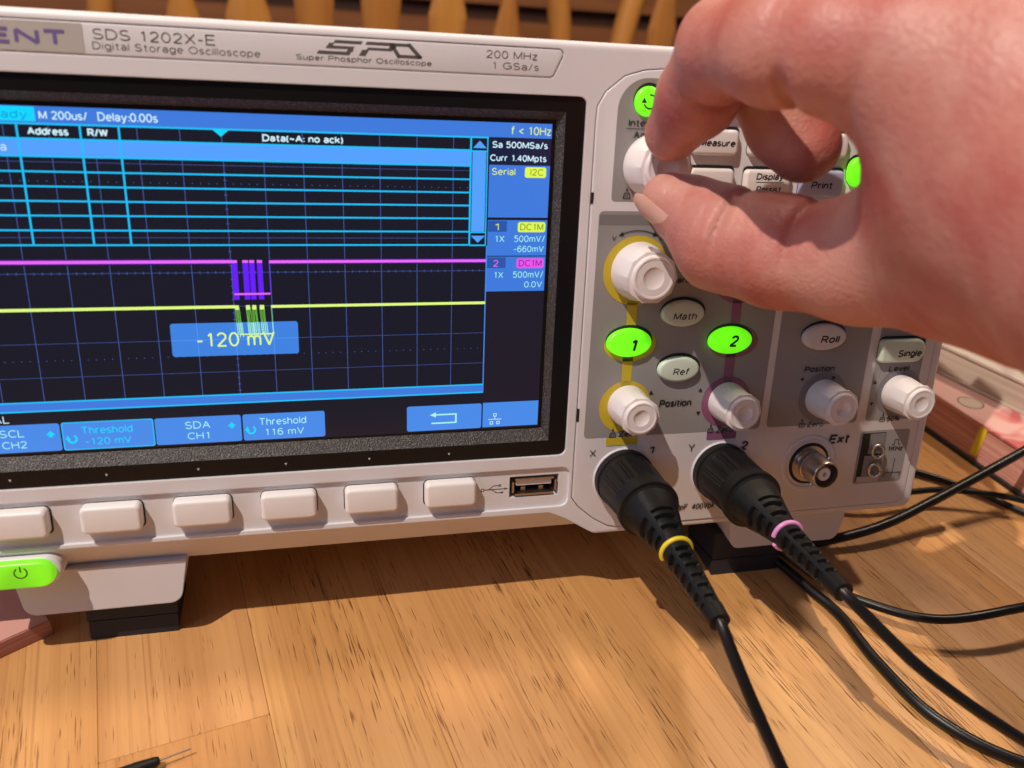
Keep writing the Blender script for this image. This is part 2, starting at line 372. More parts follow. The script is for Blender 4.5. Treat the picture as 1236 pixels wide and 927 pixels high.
# wood
def wood(name, light, dark, pore, ax='Y', pores=True, sc=1.0, rough=0.42, vary=0.12, warp=1.0):
    mt, nt, p = new_mat(name)
    tc = N(nt, 'ShaderNodeTexCoord'); oi = N(nt, 'ShaderNodeObjectInfo')
    off = N(nt, 'ShaderNodeVectorMath', operation='MULTIPLY_ADD')
    cmb = N(nt, 'ShaderNodeCombineXYZ')
    for i in range(3): nt.links.new(oi.outputs['Random'], cmb.inputs[i])
    off.inputs[1].default_value = (3.7, 9.1, 1.3)
    nt.links.new(cmb.outputs[0], off.inputs[0]); nt.links.new(tc.outputs['Object'], off.inputs[2])
    def mp(a, along):
        q = N(nt, 'ShaderNodeMapping')
        q.inputs['Scale'].default_value = (a * sc, along * sc, a * sc) if ax == 'Y' else ((along * sc, a * sc, a * sc) if ax == 'X' else (a * sc, a * sc, along * sc))
        nt.links.new(off.outputs[0], q.inputs['Vector']); return q
    def noi(q, det=4, dist=0.0, s=1.0):
        n = N(nt, 'ShaderNodeTexNoise'); n.inputs['Scale'].default_value = s; n.inputs['Detail'].default_value = det; n.inputs['Distortion'].default_value = dist
        nt.links.new(q.outputs[0], n.inputs['Vector']); return n
    big = noi(mp(55, 3.0), 4, 0.5 * warp); fine = noi(mp(620, 9), 4, 0.2)
    mixf = N(nt, 'ShaderNodeMath', operation='MULTIPLY_ADD'); mixf.inputs[1].default_value = 0.45
    nt.links.new(fine.outputs['Fac'], mixf.inputs[0]); nt.links.new(big.outputs['Fac'], mixf.inputs[2])
    cr = N(nt, 'ShaderNodeValToRGB'); cr.color_ramp.elements[0].position = 0.45; cr.color_ramp.elements[0].color = (*dark, 1)
    cr.color_ramp.elements[1].position = 0.95; cr.color_ramp.elements[1].color = (*light, 1)
    nt.links.new(mixf.outputs[0], cr.inputs['Fac'])
    hv = N(nt, 'ShaderNodeHueSaturation')
    r2 = N(nt, 'ShaderNodeMapRange'); r2.inputs['To Min'].default_value = 1 - vary; r2.inputs['To Max'].default_value = 1 + vary
    r3 = N(nt, 'ShaderNodeMapRange'); r3.inputs['To Min'].default_value = 0.497; r3.inputs['To Max'].default_value = 0.503
    nt.links.new(oi.outputs['Random'], r2.inputs['Value']); nt.links.new(r2.outputs[0], hv.inputs['Value'])
    nt.links.new(oi.outputs['Random'], r3.inputs['Value']); nt.links.new(r3.outputs[0], hv.inputs['Hue'])
    nt.links.new(cr.outputs['Color'], hv.inputs['Color']); last = hv.outputs['Color']
    bump_in = fine.outputs['Fac']
    if pores:
        pn = noi(mp(2300, 95), 1.5, 0.0); dens = noi(mp(70, 11), 2, 0)
        sm = N(nt, 'ShaderNodeMath', operation='MULTIPLY_ADD'); sm.inputs[1].default_value = 0.42
        nt.links.new(dens.outputs['Fac'], sm.inputs[0]); nt.links.new(pn.outputs['Fac'], sm.inputs[2])
        th = N(nt, 'ShaderNodeMapRange'); th.inputs['From Min'].default_value = 0.85; th.inputs['From Max'].default_value = 0.95
        nt.links.new(sm.outputs[0], th.inputs['Value'])
        ln = noi(mp(900, 5.5), 2, 0.15)
        lr = N(nt, 'ShaderNodeMapRange'); lr.inputs['From Min'].default_value = .54; lr.inputs['From Max'].default_value = .72; lr.inputs['To Max'].default_value = .5
        nt.links.new(ln.outputs['Fac'], lr.inputs['Value'])
        m0 = N(nt, 'ShaderNodeMix', data_type='RGBA'); nt.links.new(lr.outputs[0], m0.inputs['Factor']); nt.links.new(last, m0.inputs['A']); m0.inputs['B'].default_value = (dark[0] * .72, dark[1] * .66, dark[2] * .6, 1); last = m0.outputs['Result']
        mx = N(nt, 'ShaderNodeMix', data_type='RGBA'); nt.links.new(th.outputs[0], mx.inputs['Factor'])
        nt.links.new(last, mx.inputs['A']); mx.inputs['B'].default_value = (*pore, 1); last = mx.outputs['Result']
        inv = N(nt, 'ShaderNodeMath', operation='SUBTRACT'); inv.inputs[0].default_value = 1; nt.links.new(th.outputs[0], inv.inputs[1]); bump_in = inv.outputs[0]
    nt.links.new(last, p.inputs['Base Color'])
    p.inputs['Roughness'].default_value = rough; p.inputs['Specular IOR Level'].default_value = 0.4
    b = N(nt, 'ShaderNodeBump'); b.inputs['Strength'].default_value = 0.4; b.inputs['Distance'].default_value = 0.00012
    nt.links.new(bump_in, b.inputs['Height']); nt.links.new(b.outputs['Normal'], p.inputs['Normal'])
    return mt
M['wood'] = wood('rubberwood', (0.62, 0.335, 0.122), (0.45, 0.212, 0.066), (0.17, 0.066, 0.018), vary=0.05)
M['chair'] = wood('oak_chair', (0.52, 0.235, 0.055), (0.40, 0.165, 0.035), (0.1, 0.05, 0.02), ax='Z', pores=False, rough=0.35)
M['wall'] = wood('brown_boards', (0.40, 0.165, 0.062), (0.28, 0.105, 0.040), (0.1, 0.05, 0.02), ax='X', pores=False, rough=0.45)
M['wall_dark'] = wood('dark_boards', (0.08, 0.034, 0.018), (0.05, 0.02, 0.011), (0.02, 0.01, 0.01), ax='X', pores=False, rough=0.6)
M['floor'] = wood('floor_boards', (0.22, 0.11, 0.05), (0.14, 0.07, 0.03), (0.05, 0.02, 0.01), pores=False)

# ------------------------------------------------------------------ the setting
def box(name, x0, y0, z0, x1, y1, z1, mat, parent=None, bev=0.0):
    V, F = slab_data(rrect(x0, y0, x1, y1, max(bev, 0.0005), 2), z0, z1, bev)
    return obj(name, V, F, mat, parent, 35)
fl = box("floor", -2.5, -1.6, -0.80, 2.8, 1.9, -0.745, M['floor']); fl["kind"] = "structure"
wl = empty("wall", (0, 1.7, -0.745)); wl["kind"] = "structure"
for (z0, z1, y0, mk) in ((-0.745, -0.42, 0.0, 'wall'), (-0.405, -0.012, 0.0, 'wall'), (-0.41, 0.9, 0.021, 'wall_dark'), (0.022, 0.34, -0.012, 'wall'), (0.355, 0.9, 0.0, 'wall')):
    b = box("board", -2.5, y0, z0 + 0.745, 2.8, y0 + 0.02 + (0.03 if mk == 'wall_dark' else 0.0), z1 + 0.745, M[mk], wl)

# ------------------------------------------------------------------ table of staves
table = tag(empty("table", (0, 0, -0.745)), "orange wooden table top glued up from narrow staves under the oscilloscope", "table")
ang = math.atan2(-18, 92)                       # stave direction leans left going away
W_ST = 42.65
def stave(k, y0, y1):
    w = W_ST / 2 - 0.035
    V, F = slab_data([(x / 1000, y / 1000) for x, y in rrect(-w, y0, w, y1, 0.4, 2)], -0.028, 0.0, 0.00018)
    o = obj("plank", V, F, M['wood'], table, 35)
    c = 61.5 + W_ST * (k + 0.5)
    # staves run along direction d = (-sin, cos); perpendicular p = (cos, sin)
    a = 0.1932
    o.rotation_euler = (0, 0, a)
    o.location = (c / 1000 * math.cos(a), c / 1000 * math.sin(a), 0.745)
for k in range(-14, 14):
    rnd = random.Random(k * 13 + 5)
    cuts = [-360.0]
    if k == -4: cuts += [-22.0, 330.0]
    elif k in (-5, -3, -2, -1, 0, 1): cuts += [-210.0 + 12 * (k % 3), 250 + 30 * (k % 2)]
    else:
        s = rnd.uniform(-250, 50); cuts += [s, s + 320]
    cuts.append(560.0)
    for a_, b_ in zip(cuts[:-1], cuts[1:]): stave(k, a_ + 0.012, b_ - 0.012)
for sx, sy in ((-0.42, -0.28), (0.45, -0.18), (-0.52, 0.42), (0.36, 0.46)):
    V, F = slab_data(rrect(sx - 0.03, sy - 0.03, sx + 0.03, sy + 0.03, 0.006, 3), 0.0, 0.717, 0.0)
    obj("leg", V, F, M['chair'], table, 35)

# ------------------------------------------------------------------ chairs behind the table
def spindle(parent, x, y, zsh, wide, top, bot):
    prof = [(bot, 9), (zsh - 190, 12), (zsh - 4, wide * .49), (zsh, wide * .5), (zsh + 4, wide * .48), (zsh + 62, 9), (zsh + 85, 8), (top, 8)]
    V = []; F = []; n = 12
    for z, hw in prof:
        for i in range(n):
            t = 2 * math.pi * i / n
            V.append(((x + hw * math.cos(t)) / 1000, (y + 6.5 * math.sin(t) + 0.00009 * (z) ** 2) / 1000, (z + 745) / 1000))
    for k in range(len(prof) - 1):
        for i in range(n):
            j = (i + 1) % n; F.append((k * n + i, k * n + j, (k + 1) * n + j, (k + 1) * n + i))
    F.append(tuple(range(n))[::-1]); F.append(tuple((len(prof) - 1) * n + i for i in range(n)))
    obj("spindle", V, F, M['chair'], parent, 50)
def post(parent, pts, r):
    V, F = tube_data(catmull(mm(pts), 6) + np.array([0, 0, 0.745]), r / 1000, 14); obj("back_post", V, F, M['chair'], parent, 60)
def chair(label, x0, x1, y, sp, bend=1):
    c = tag(empty("chair", (0, 0, -0.745)), label, "chair", "arrow back chairs behind the table")
    for x, zsh, w in sp: spindle(c, x, y, zsh, w, 290, -290)
    for x, s in ((x0, -1), (x1, 1)):
        post(c, [(x + s * 14 * bend, y - 4, -290), (x + s * 12 * bend, y, -60), (x + s * 4 * bend, y + 2, 60), (x - s * 14 * bend, y + 6, 160), (x - s * 30 * bend, y + 18, 300)], 15)
    V, F = slab_data([(p_[0] / 1000, p_[1] / 1000) for p_ in rrect(x0 - 22, y - 420, x1 + 22, y + 22, 60, 6)], 0.425, 0.456, 0.008); obj("seat", V, F, M['chair'], c, 35)
    V, F = slab_data([(p_[0] / 1000, p_[1] / 1000) for p_ in rrect(x0 - 20, y + 8, x1 + 20, y + 30, 8, 4)], 1.03, 1.12, 0.006); obj("crest_rail", V, F, M['chair'], c, 35)
    for lx in (x0 + 10, x1 - 10):
        for ly in (y - 380, y - 30):
            V, F = tube_data(catmull(mm([(lx, ly, 428), (lx * 1.02 - 0.0, ly + (20 if ly > y - 100 else -20), 0)]), 6), 0.016, 12); obj("leg", V, F, M['chair'], c, 60)
chair("oak chair with six paddle spindles behind the oscilloscope's top edge", -262, 276, 900,
      [(-178, 38, 46), (-105, 62, 52), (-29, 118, 52), (50, 112, 52), (132, 78, 48), (209, 42, 44)])
chair("oak chair whose curved post and paddle spindle show beside the raised hand", 368, 860, 900,
      [(418, 78, 40), (495, 90, 48), (570, 95, 48), (645, 95, 48), (720, 85, 46), (790, 70, 44)])

# ------------------------------------------------------------------ oscilloscope
scope = empty("oscilloscope"); scope.rotation_euler = (-TILT, 0, 0)
tag(scope, "white bench oscilloscope with lit blue display, knobs and green keys", "oscilloscope")
def adj(x, y, z):      # a point read at Z = 3 carried to depth z along the line of sight it was read on
    k = (220.287 - z) / 217.287
    return 20.174 + (x - 20.174) * k, 41.827 + (y - 41.827) * k
PZ = 3.4               # control panel face

# case behind the front
V, F = slab_data(rrect(-89, -83.5, 219.5, 58.2, 6), -116, -5.5, 0.0)
obj("case_shell", Lc(V), F, M['case'], scope)
# front frame
fr = slab("front_frame", rrect(-91, -84.5, 221.3, 60.2, (3.5, 3.5, 4, 4)), -9, 3.0, M['case'], scope, bev=1.6)
module = [(95.75, -70.5), (97.9, -73.7), (103, -78.2), (107.8, -81.1), (111.2, -82.0)] + \
         rrect(190, -82.0, 217.3, 54.3, (0.01, 4, 6, 0.01), 5)[7:21] + [(113.6, 54.3), (108.5, 53.8), (103.1, 52.2), (97.9, 48.0), (95.9, 44.4), (95.7, 40)]
bez = rrect(-74.6, -56.2, 92.9, 46.6, 2.2)
wedge_pts = None
def cutter(out, z0, z1):
    V, F = slab_data(out, z0, z1); return obj("cut", Lc(V), F, M['case'], scope, 0)
# lower chamfer: a wedge whose right end runs out diagonally
wv = [(-95, -74.2, 3.3), (-95, -85.5, -7.5), (-95, -90, 3.3), (88.5, -74.6, 3.3), (114, -85.5, -7.5), (114, -90, 3.3)]
wv = [(-95, -74.0, 3.2), (-95, -86.0, -6.6), (-95, -90, 6), (-95, -74, 6), (88, -74.9, 3.2), (112, -86.0, -6.6), (112, -90, 6), (88, -74.9, 6)]
wf = [(0, 1, 2, 3), (7, 6, 5, 4), (0, 4, 5, 1), (1, 5, 6, 2), (2, 6, 7, 3), (3, 7, 4, 0)]
wedge = obj("cut", Lc(wv), wf, M['case'], scope, 0)
plate = [(-86, 51.0), (82.3, 51.0), (83.2, 51.4), (85.6, 56.6), (85.2, 57.4), (84.4, 57.7), (-86, 57.7)]
bake(fr, [cutter(bez, -3.2, 5), cutter(inset(module, -0.22), 0.5, 5), cutter(rrect(-84, -73.4, 94.6, -60.1, 2.6), 2.1, 5),
          cutter(inset(plate, -0.25), 2.55, 5), wedge, cutter(rrect(76.0, -69.6, 91.4, -62.7, 0.4), -8, 5)])
slab("label_plate", plate, 2.0, 3.02, M['case'], scope, bev=0.2)
slab("joint", [(-90.2, 48.2), (92.9, 48.2), (92.9, 48.3), (-90.2, 48.3)], 2.0, 2.6, M['case'], scope)

# brand label and printing on the top plate
lab = slab("brand_label", rrect(-86, 51.25, -28.0, 57.5, 0.2), 2.5, 3.1, M['label_grey'], scope)
Zp = 3.06
text("SIGLENT", -66.0, 52.5, -31.3, 55.9, 3.14, M['ink_purple'], lab, bold=0.03)
tp = slab("print_field", rect(-27, 51.3, 80, 57.4), 2.4, 2.9, M['case'], scope)
text("SDS 1202X-E", -25.9, 54.3, 0.5, 56.6, Zp, M['ink_grey'], tp)
text("Digital Storage Oscilloscope", -26.2, 52.2, 10.4, 53.8, Zp, M['ink_grey'], tp)
text("Super Phosphor Oscilloscope", 18.7, 52.2, 51.4, 53.45, Zp, M['ink_grey'], tp, bold=0.006)
text("200 MHz", 65.3, 54.85, 78.7, 56.7, Zp, M['ink_grey'], tp)
text("1 GSa/s", 67.1, 52.35, 79.2, 54.0, Zp, M['ink_grey'], tp)
def sh(x, y): return (x + (y - 53.9) * 0.62, y)      # slanted letters of the emblem
def quad(x0, y0, x1, y1): return [sh(x0, y0), sh(x1, y0), sh(x1, y1), sh(x0, y1)]
spo = [quad(26.0, 56.35, 32.6, 57.05), quad(24.9, 55.1, 31.4, 55.75), quad(23.6, 53.75, 31.3, 54.5), quad(30.2, 54.5, 31.6, 55.1), quad(25.0, 55.75, 26.2, 56.35),
       quad(33.6, 56.35, 40.6, 57.05), quad(39.6, 55.75, 41.2, 56.35), quad(34.6, 55.15, 40.8, 55.75), quad(33.6, 53.75, 35.2, 55.15)]
spo += [seg((41.9, 56.7), (45.8, 56.7), .7), seg((45.6, 57.0), (48.6, 54.0), .95), seg((49.0, 54.1), (43.2, 54.1), .75), seg((43.4, 53.8), (41.4, 56.9), .95)]
sheet("emblem", spo, Zp, M['ink_grey'], tp)

# black bezel with sloped inner edge, display glass
bo = np.array(rrect(-74.5, -56.1, 92.8, 46.5, 2.0)); bi = np.array(rrect(-70.6, -51.3, 87.4, 42.6, 0.3)); bs = np.array(rrect(-68.4, -48.1, 85.6, 40.5, 0.2))
n = len(bo); V = [(x, y, -3) for x, y in bo] + [(x, y, 2.2) for x, y in bo] + [(x, y, 2.2) for x, y in bi]
F = []
for k in range(2):
    for i in range(n):
        j = (i + 1) % n; F.append((k * n + i, k * n + j, (k + 1) * n + j, (k + 1) * n + i))
bezel = obj("bezel", Lc(V), F, M['black'], scope)
V = [(x, y, 2.2) for x, y in bi] + [(x, y, -0.25) for x, y in bs]
obj("bezel_slope", Lc(V), [(i, (i + 1) % n, n + (i + 1) % n, n + i) for i in range(n)], M['speckle'], bezel)
for k in range(6):
    x = -58.4 + 23.12 * k
    sheet("index_mark", [[(x - 0.35, -53.5), (x, -54.2), (x + 0.35, -53.5)]], 2.24, M['white_dot'], bezel)

disp = slab("display", rect(-68.3, -48.0, 85.5, 40.4), -2.5, -0.2, M['black'], scope)
LZ = [-0.17 + 0.02 * i for i in range(12)]
def P(name, outs, lay, mat): return sheet(name, outs, LZ[lay], M[mat], disp)
P("picture", [rect(-67.6, -47.4, 84.5, 39.4)], 0, 's_bg')
P("side_field", [rect(67.5, -38.9, 84.5, -6.1)], 1, 's_side')
g = 9.63; gy = 8.95
vl = [vline((i - 7) * g, -36.0, 35.2, .13) for i in range(0, 14)]
hl = []
for j in range(1, 8):
    y = -(j - 4) * gy
    hl += [hline(x, x + .24, y, .13) for x in np.arange(-67.4, 67.3, .385)]
dots = []
for y in (-2.5 * gy, 2.5 * gy):
    dots += [rect(x - .1, y - .1, x + .1, y + .1) for x in np.arange(-67.4, 67.3, g / 5)]
tick = [vline(x, -.35, .35, .13) for x in np.arange(-67.4, 67.3, g / 5)] + [hline(-.4, .4, y, .13) for y in np.arange(-4 * gy, 4 * gy, gy / 5)]
P("grid", vl + hl + dots + tick, 1, 's_grid')
P("grid_border", [vline(67.35, -36.0, 6.9, .3)], 2, 's_menu')
# top bar
P("status_bar", [rect(-67.6, 35.6, 84.5, 39.4)], 2, 's_bar'); P("status_line", [hline(-67.6, 67.2, 35.45, .42)], 3, 's_cyan')
P("ready_field", [rect(-56, 36.0, -41.0, 39.2)], 3, 's_cyan2')
text("Ready", -52.5, 36.6, -42.6, 38.4, LZ[4], M['s_teal'], disp)
text("M 200us/", -40.2, 36.5, -29.8, 38.4, LZ[4], M['s_white'], disp, bold=0.008)
text("Delay:0.00s", -27.6, 36.5, -14.3, 38.5, LZ[4], M['s_white'], disp, bold=0.008)
text("f < 10Hz", 73.2, 36.4, 84.3, 38.5, LZ[4], M['s_limet'], disp)
# decoded list
P("list_field", [rect(-67.4, 6.9, 62.4, 35.2)], 1, 's_bg')
P("list_grid", [vline((i - 7) * g, 7.0, 35.2, .13) for i in range(0, 14)] + [q for q in hl if q[0][1] > 8] + [q for q in dots if q[0][1] > 8] + [q for q in tick if q[0][1] > 8], 2, 's_grid')
P("selected_row", [rect(-67.4, 28.1, 62.2, 32.1)], 3, 's_row')
P("list_lines", [hline(-67.4, 62.2, y, .42) for y in (32.1, 28.1, 24.6, 21.15, 17.7, 14.25, 10.7, 7.1)] + [vline(x, 7.0, 35.3, .48) for x in (-45.25, -31.75, -23.25, 62.45)] +
  [vline(66.95, 6.9, 35.5, .3), hline(62.4, 66.9, 31.95, .3), hline(62.4, 66.9, 10.5, .3), hline(62.4, 66.9, 7.0, .4)], 4, 's_cyan')
P("scroll_bar", [rect(62.9, 10.7, 66.6, 31.8)], 3, 's_row')
P("scroll_arrow", [[(63.0, 32.7), (66.7, 32.7), (64.8, 34.6)], [(62.9, 9.6), (64.8, 7.7), (66.8, 9.6)]], 4, 's_row')
P("trigger_mark", [[(-2.1, 35.4), (-0.15, 33.7), (1.8, 35.4)]], 5, 's_cyan2')
text("Address", -43.1, 32.95, -34.3, 34.7, LZ[5], M['s_white'], disp, bold=0.022)
text("R/W", -30.2, 32.95, -25.7, 34.7, LZ[5], M['s_white'], disp, bold=0.022)
text("Data(~A: no ack)", 9.6, 32.9, 29.3, 34.6, LZ[5], M['s_white'], disp, bold=0.022)
text("Data", -54.2, 29.2, -48.0, 31.1, LZ[5], M['s_white'], disp)
# right column
P("rate_field", [rect(67.4, 28.6, 84.4, 35.4)], 3, 's_navy')
text("Sa 500MSa/s", 68.2, 32.9, 83.5, 34.6, LZ[5], M['s_white'], disp, bold=0.012)
text("Curr 1.40Mpts", 67.7, 29.5, 83.3, 31.2, LZ[5], M['s_white'], disp, bold=0.012)
P("serial_field", [rect(67.5, 14.6, 84.4, 28.5)], 3, 's_bar')
text("Serial", 68.3, 25.9, 74.7, 27.7, LZ[5], M['s_limet'], disp)
P("serial_tag", [rrect(77.4, 25.3, 83.4, 28.1, .6, 3)], 4, 's_pill'); text("I2C", 79.0, 25.9, 82.6, 27.6, LZ[5], M['s_olive'], disp)
for (yo, num, tagm, tm, nm, v2, olv) in ((0, "1", 's_pill', 's_limet', '1', "-660mV", 's_olive'), (-10.05, "2", 's_pillm', 's_mag', '2', "0.0V", 's_plum')):
    P("channel_field", [rect(67.5, 4.1 + yo, 84.4, 13.9 + yo)], 3, 's_bar')
    P("channel_tab", [rect(67.6, 10.7 + yo, 72.9, 13.7 + yo)], 4, 's_dark')
    text(num, 69.6 - (0.25 if num == "2" else 0), 11.1 + yo, 70.6 + (0.2 if num == "2" else 0), 12.95 + yo, LZ[5], M[tm], disp)
    P("coupling_tag", [rrect(76.0, 10.6 + yo, 83.9, 13.4 + yo, .6, 3)], 4, tagm); text("DC1M", 76.7, 11.15 + yo, 83.3, 12.95 + yo, LZ[5], M[olv], disp)
    text("1X", 69.8, 7.9 + yo, 72.3, 9.65 + yo, LZ[5], M['s_pale'], disp); text("500mV/", 75.1, 7.9 + yo, 83.9, 9.7 + yo, LZ[5], M['s_pale'], disp)
    text(v2, 75.1 if num == "1" else 78.5, 5.1 + yo, 83.7, 6.85 + yo, LZ[5], M['s_pale'], disp)
# traces
P("violet_trace_haze", [hline(-67.4, 0.4, 2.85, 1.5), hline(9.5, 67.2, 2.75, 1.4)], 2, 's_haze')
P("violet_pulses", [rect(a, -7.2, b, 3.2) for a, b in ((.15, 1.55), (2.85, 4.25), (4.5, 5.8), (6.45, 7.75))] + [vline(9.5, -5.6, 3.0, .22)], 3, 's_pur')
P("violet_trace", [hline(-67.4, 0.4, 2.85, .8), hline(9.5, 67.2, 2.75, .75), hline(.3, 9.4, -5.7, .5)] + [rect(a, 2.5, b, 3.2) for a, b in ((.15, 1.55), (2.85, 4.25), (4.5, 5.8), (6.45, 7.75))], 4, 's_mag')
P("message_box", [rrect(-16.2, -22.3, 16.0, -13.3, .7, 3)], 3, 's_msg')
P("message_grid", [vline(i * g, -22.3, -13.3, .13) for i in (-1, 0, 1)] + [hline(-16.2, 16, -17.9, .12)], 4, 's_row')
rr_ = random.Random(3); pl = []
for a, b in ((.35, 1.3), (3.1, 4.1), (4.6, 5.6), (6.5, 7.6)):
    for q in range(4):
        x = a + (b - a) * q / 3.0; pl.append(seg((x - .05, -9.2), (x + rr_.uniform(.1, .5), -16.6), .16))
pl.append(seg((9.4, -9.2), (9.6, -16.6), .18))
P("green_pulses", pl, 5, 's_green')
pb_ = []
for a, b in ((.35, 1.3), (3.1, 4.1), (4.6, 5.6), (6.5, 7.6)):
    for q in range(4):
        x = a + (b - a) * q / 3.0; pb_.append(seg((x + .12 + .1 * q, -13.4), (x + .3 + .1 * q, -16.7 - .7 * (q % 2)), .2))
pb_.append(seg((9.5, -13.4), (9.6, -16.6), .22))
P("pulses_under_message", pb_, 6, 's_pale')
P("lime_trace", [hline(-67.4, .5, -9.05, .8), hline(9.4, 67.3, -9.15, .75), hline(1.0, 9.4, -16.6, .36)] + [rect(a, -9.9, b, -8.7) for a, b in ((.3, 1.2), (3.0, 4.0), (4.6, 5.6), (6.5, 7.6))], 6, 's_lime')
text("-120 mV", -10.0, -19.8, 9.9, -15.9, LZ[8], M['s_lime'], disp, bold=0.0)
# decode strip and soft menu
P("decode_strip", [rect(-67.4, -35.9, 67.3, -33.2)], 3, 's_bar'); P("decode_lines", [hline(-67.4, 67.3, -33.4, .4), hline(-67.4, 67.3, -35.8, .4)], 4, 's_cyan')
text("SERIAL", -67.0, -38.75, -57.0, -36.7, LZ[3], M['s_white'], disp)
for a, b in ((-67.4, -45.6), (-22.4, -.35), (.1, 22.1), (45.2, 67.1)): P("menu_key", [rrect(a, -47.0, b, -39.3, .6, 3)], 3, 's_menu')
P("network_field", [rect(67.5, -46.9, 84.4, -39.2)], 3, 's_menu')
P("menu_key_frame", [rrect(-45.2, -47.1, -22.7, -39.2, .6, 3)], 3, 's_cyan'); P("menu_key_active", [rrect(-44.9, -46.8, -23.0, -39.5, .5, 3)], 4, 's_menu')
for s1, s2, c, x0, x1, x2, x3 in (("SCL", "CH2", 's_pale', -59.8, -54.0, -59.6, -53.8), ("Threshold", "-120 mV", 's_cyan2', -40.5, -28.0, -39.9, -28.6), ("SDA", "CH1", 's_pale', -14.8, -8.4, -14.4, -8.9), ("Threshold", "116 mV", 's_pale', 4.4, 17.0, 6.0, 16.3)):
    text(s1, x0, -42.7, x1, -40.6, LZ[6], M[c], disp); text(s2, x2, -45.8, x3, -43.8, LZ[6], M[c], disp)
for cx in (-43.0, 2.1):
    ic = arc_quads(cx + .1, -43.9, 1.05, .5, -200, 60, 14) + [[(cx - 1.6, -44.0), (cx - .2, -44.3), (cx - .9, -42.9)]]
    P("menu_icon", ic, 6, 's_cyan2')
for cx in (-47.9, -2.8):
    ic = [[(cx - 1.1, -42.5), (cx + 1.1, -42.5), (cx, -41.3)], rect(cx - .45, -43.1, cx + .45, -42.5)]
    P("menu_icon", ic, 6, 's_cyan2')
P("return_arrow", [hline(53, 59.6, -42.2, .45), seg((59.5, -42.0), (59.5, -44.9), .5), hline(52.3, 59.7, -44.8, .45), [(51.8, -42.2), (53.6, -43.0), (53.6, -41.4)]], 5, 's_pale')
nb = lambda x, y: [hline(x - .45, x + .45, y + .4, .2), hline(x - .45, x + .45, y - .4, .2), vline(x - .4, y - .4, y + .4, .2), vline(x + .4, y - .4, y + .4, .2)]
P("network_icon", nb(71.2, -43.1) + nb(70.2, -45.6) + nb(72.2, -45.6) + [hline(69.2, 73.2, -44.5, .2), vline(71.2, -44.4, -43.6, .2)], 5, 's_white')

# soft keys under the display, usb socket
for k in range(6):
    x, y = adj(-58.9 + 23.38 * k, -67.0, 5.6)
    gp = slab("key_gap", rrect(x - 7.85 + .12 * (x - 20) / -40, y - 4.2 - .2, x + 7.85 + .12 * (x - 20) / -40, y + 4.2 - .1, 1.7), 1.9, 2.16, M['dark'], scope)
    slab("soft_key", rrect(x - 7.6, y - 3.95, x + 7.6, y + 3.95, 1.5, 8), 1.0, 5.6, M['key'], scope, bev=1.0)
usb = slab("usb_socket", rrect(76.3, -69.3, 91.1, -63.0, .3), -7.5, -5.0, M['dark'], scope)
for o_ in (rect(77.6, -63.95, 89.8, -63.35), rect(77.6, -69.0, 89.8, -68.4), rect(76.7, -68.0, 77.3, -64.4), rect(90.1, -68.0, 90.7, -64.4)):
    slab("shell", o_, -5.0, 2.4, M['nickel'], usb)
slab("tongue", rect(78.2, -65.9, 89.2, -64.3), -5.0, 1.6, M['white_ins'], usb)
for x in (80.6, 86.3): slab("spring", rect(x - .7, -68.2, x + .7, -66.9), -5.0, 0.6, M['nickel'], usb)
uz = 2.13
sheet("usb_sign", [hline(67.9, 74.6, -66.4, .3), [(75.5, -66.4), (74.4, -66.0), (74.4, -66.8)], seg((69.4, -66.4), (71.0, -65.2), .28), hline(71.0, 72.6, -65.2, .28), seg((70.4, -66.4), (71.9, -67.6), .28), hline(71.9, 73.4, -67.6, .28), rect(73.3, -67.9, 74.0, -67.3)] +
      arc_quads(67.6, -66.4, .45, .28, 0, 360, 16) + arc_quads(72.9, -65.2, .3, .3, 0, 360, 12), uz, M['ink_grey'], fr)

# lit power key on the lower slope
rim = slab("power_key", rrect(-72.2, -84.2, -48.9, -75.9, 4.1, 8), -6, 4.0, M['case'], scope, bev=0.8)
pk = slab("lens", rrect(-71.4, -83.9, -50.2, -76.2, 3.8, 8), 3.0, 6.2, M['green_dim'], rim, bev=1.0)
px, py = adj(-59.4, -80.7, 6.2)
sheet("power_sign", arc_quads(px, py, 1.55, .34, 125, 415, 24) + [vline(px, py + .2, py + 1.9, .34)], 6.23, M['ink'], rim)

# feet
def blk(name, x0, x1, xt0, xt1, yb, yt, z0, z1, mat, parent, slope=False, b=2.2):
    prof = rrect(x0, yb, x1, yt, (b, b, .01, .01), 5)
    fx = lambda x, y: x + ((xt0 - x0) if x < (x0 + x1) / 2 else (xt1 - x1)) * (y - yb) / (yt - yb)
    V = []; n = len(prof)
    for z in (z0, z1):
        for x, y in prof:
            dy = -math.tan(TILT) * (z - z1) * (yt - y) / (yt - yb) if slope else 0
            V.append((fx(x, y), y + dy, z))
    F = [(i, (i + 1) % n, n + (i + 1) % n, n + i) for i in range(n)] + [tuple(range(n))[::-1], tuple(range(n, 2 * n))]
    return obj(name, Lc(V), F, mat, parent, 40)
for a, b in ((-61.5, -20.6), (156.0, 197.0)):
    ft = blk("leg_block", a, b, a - 2.2, b + 2.4, -97.2, -83.5, -30, -1.6, M['case'], scope, True, 3.0)
    rx0 = -47.6 if a < 0 else 152.6; rx1 = rx0 + 24.4 if a < 0 else 179.0
    blk("rubber_foot", rx0, rx1, rx0, rx1, -110.5, -104.4, -26, -7.0, M['rubber_foot'], ft, True, .8)
    blk("rubber_foot", rx0 - .3, rx1 + .3, rx0 - .3, rx1 + .3, -103.9, -94.0, -26, -6.6, M['rubber_foot'], ft, False, .5)
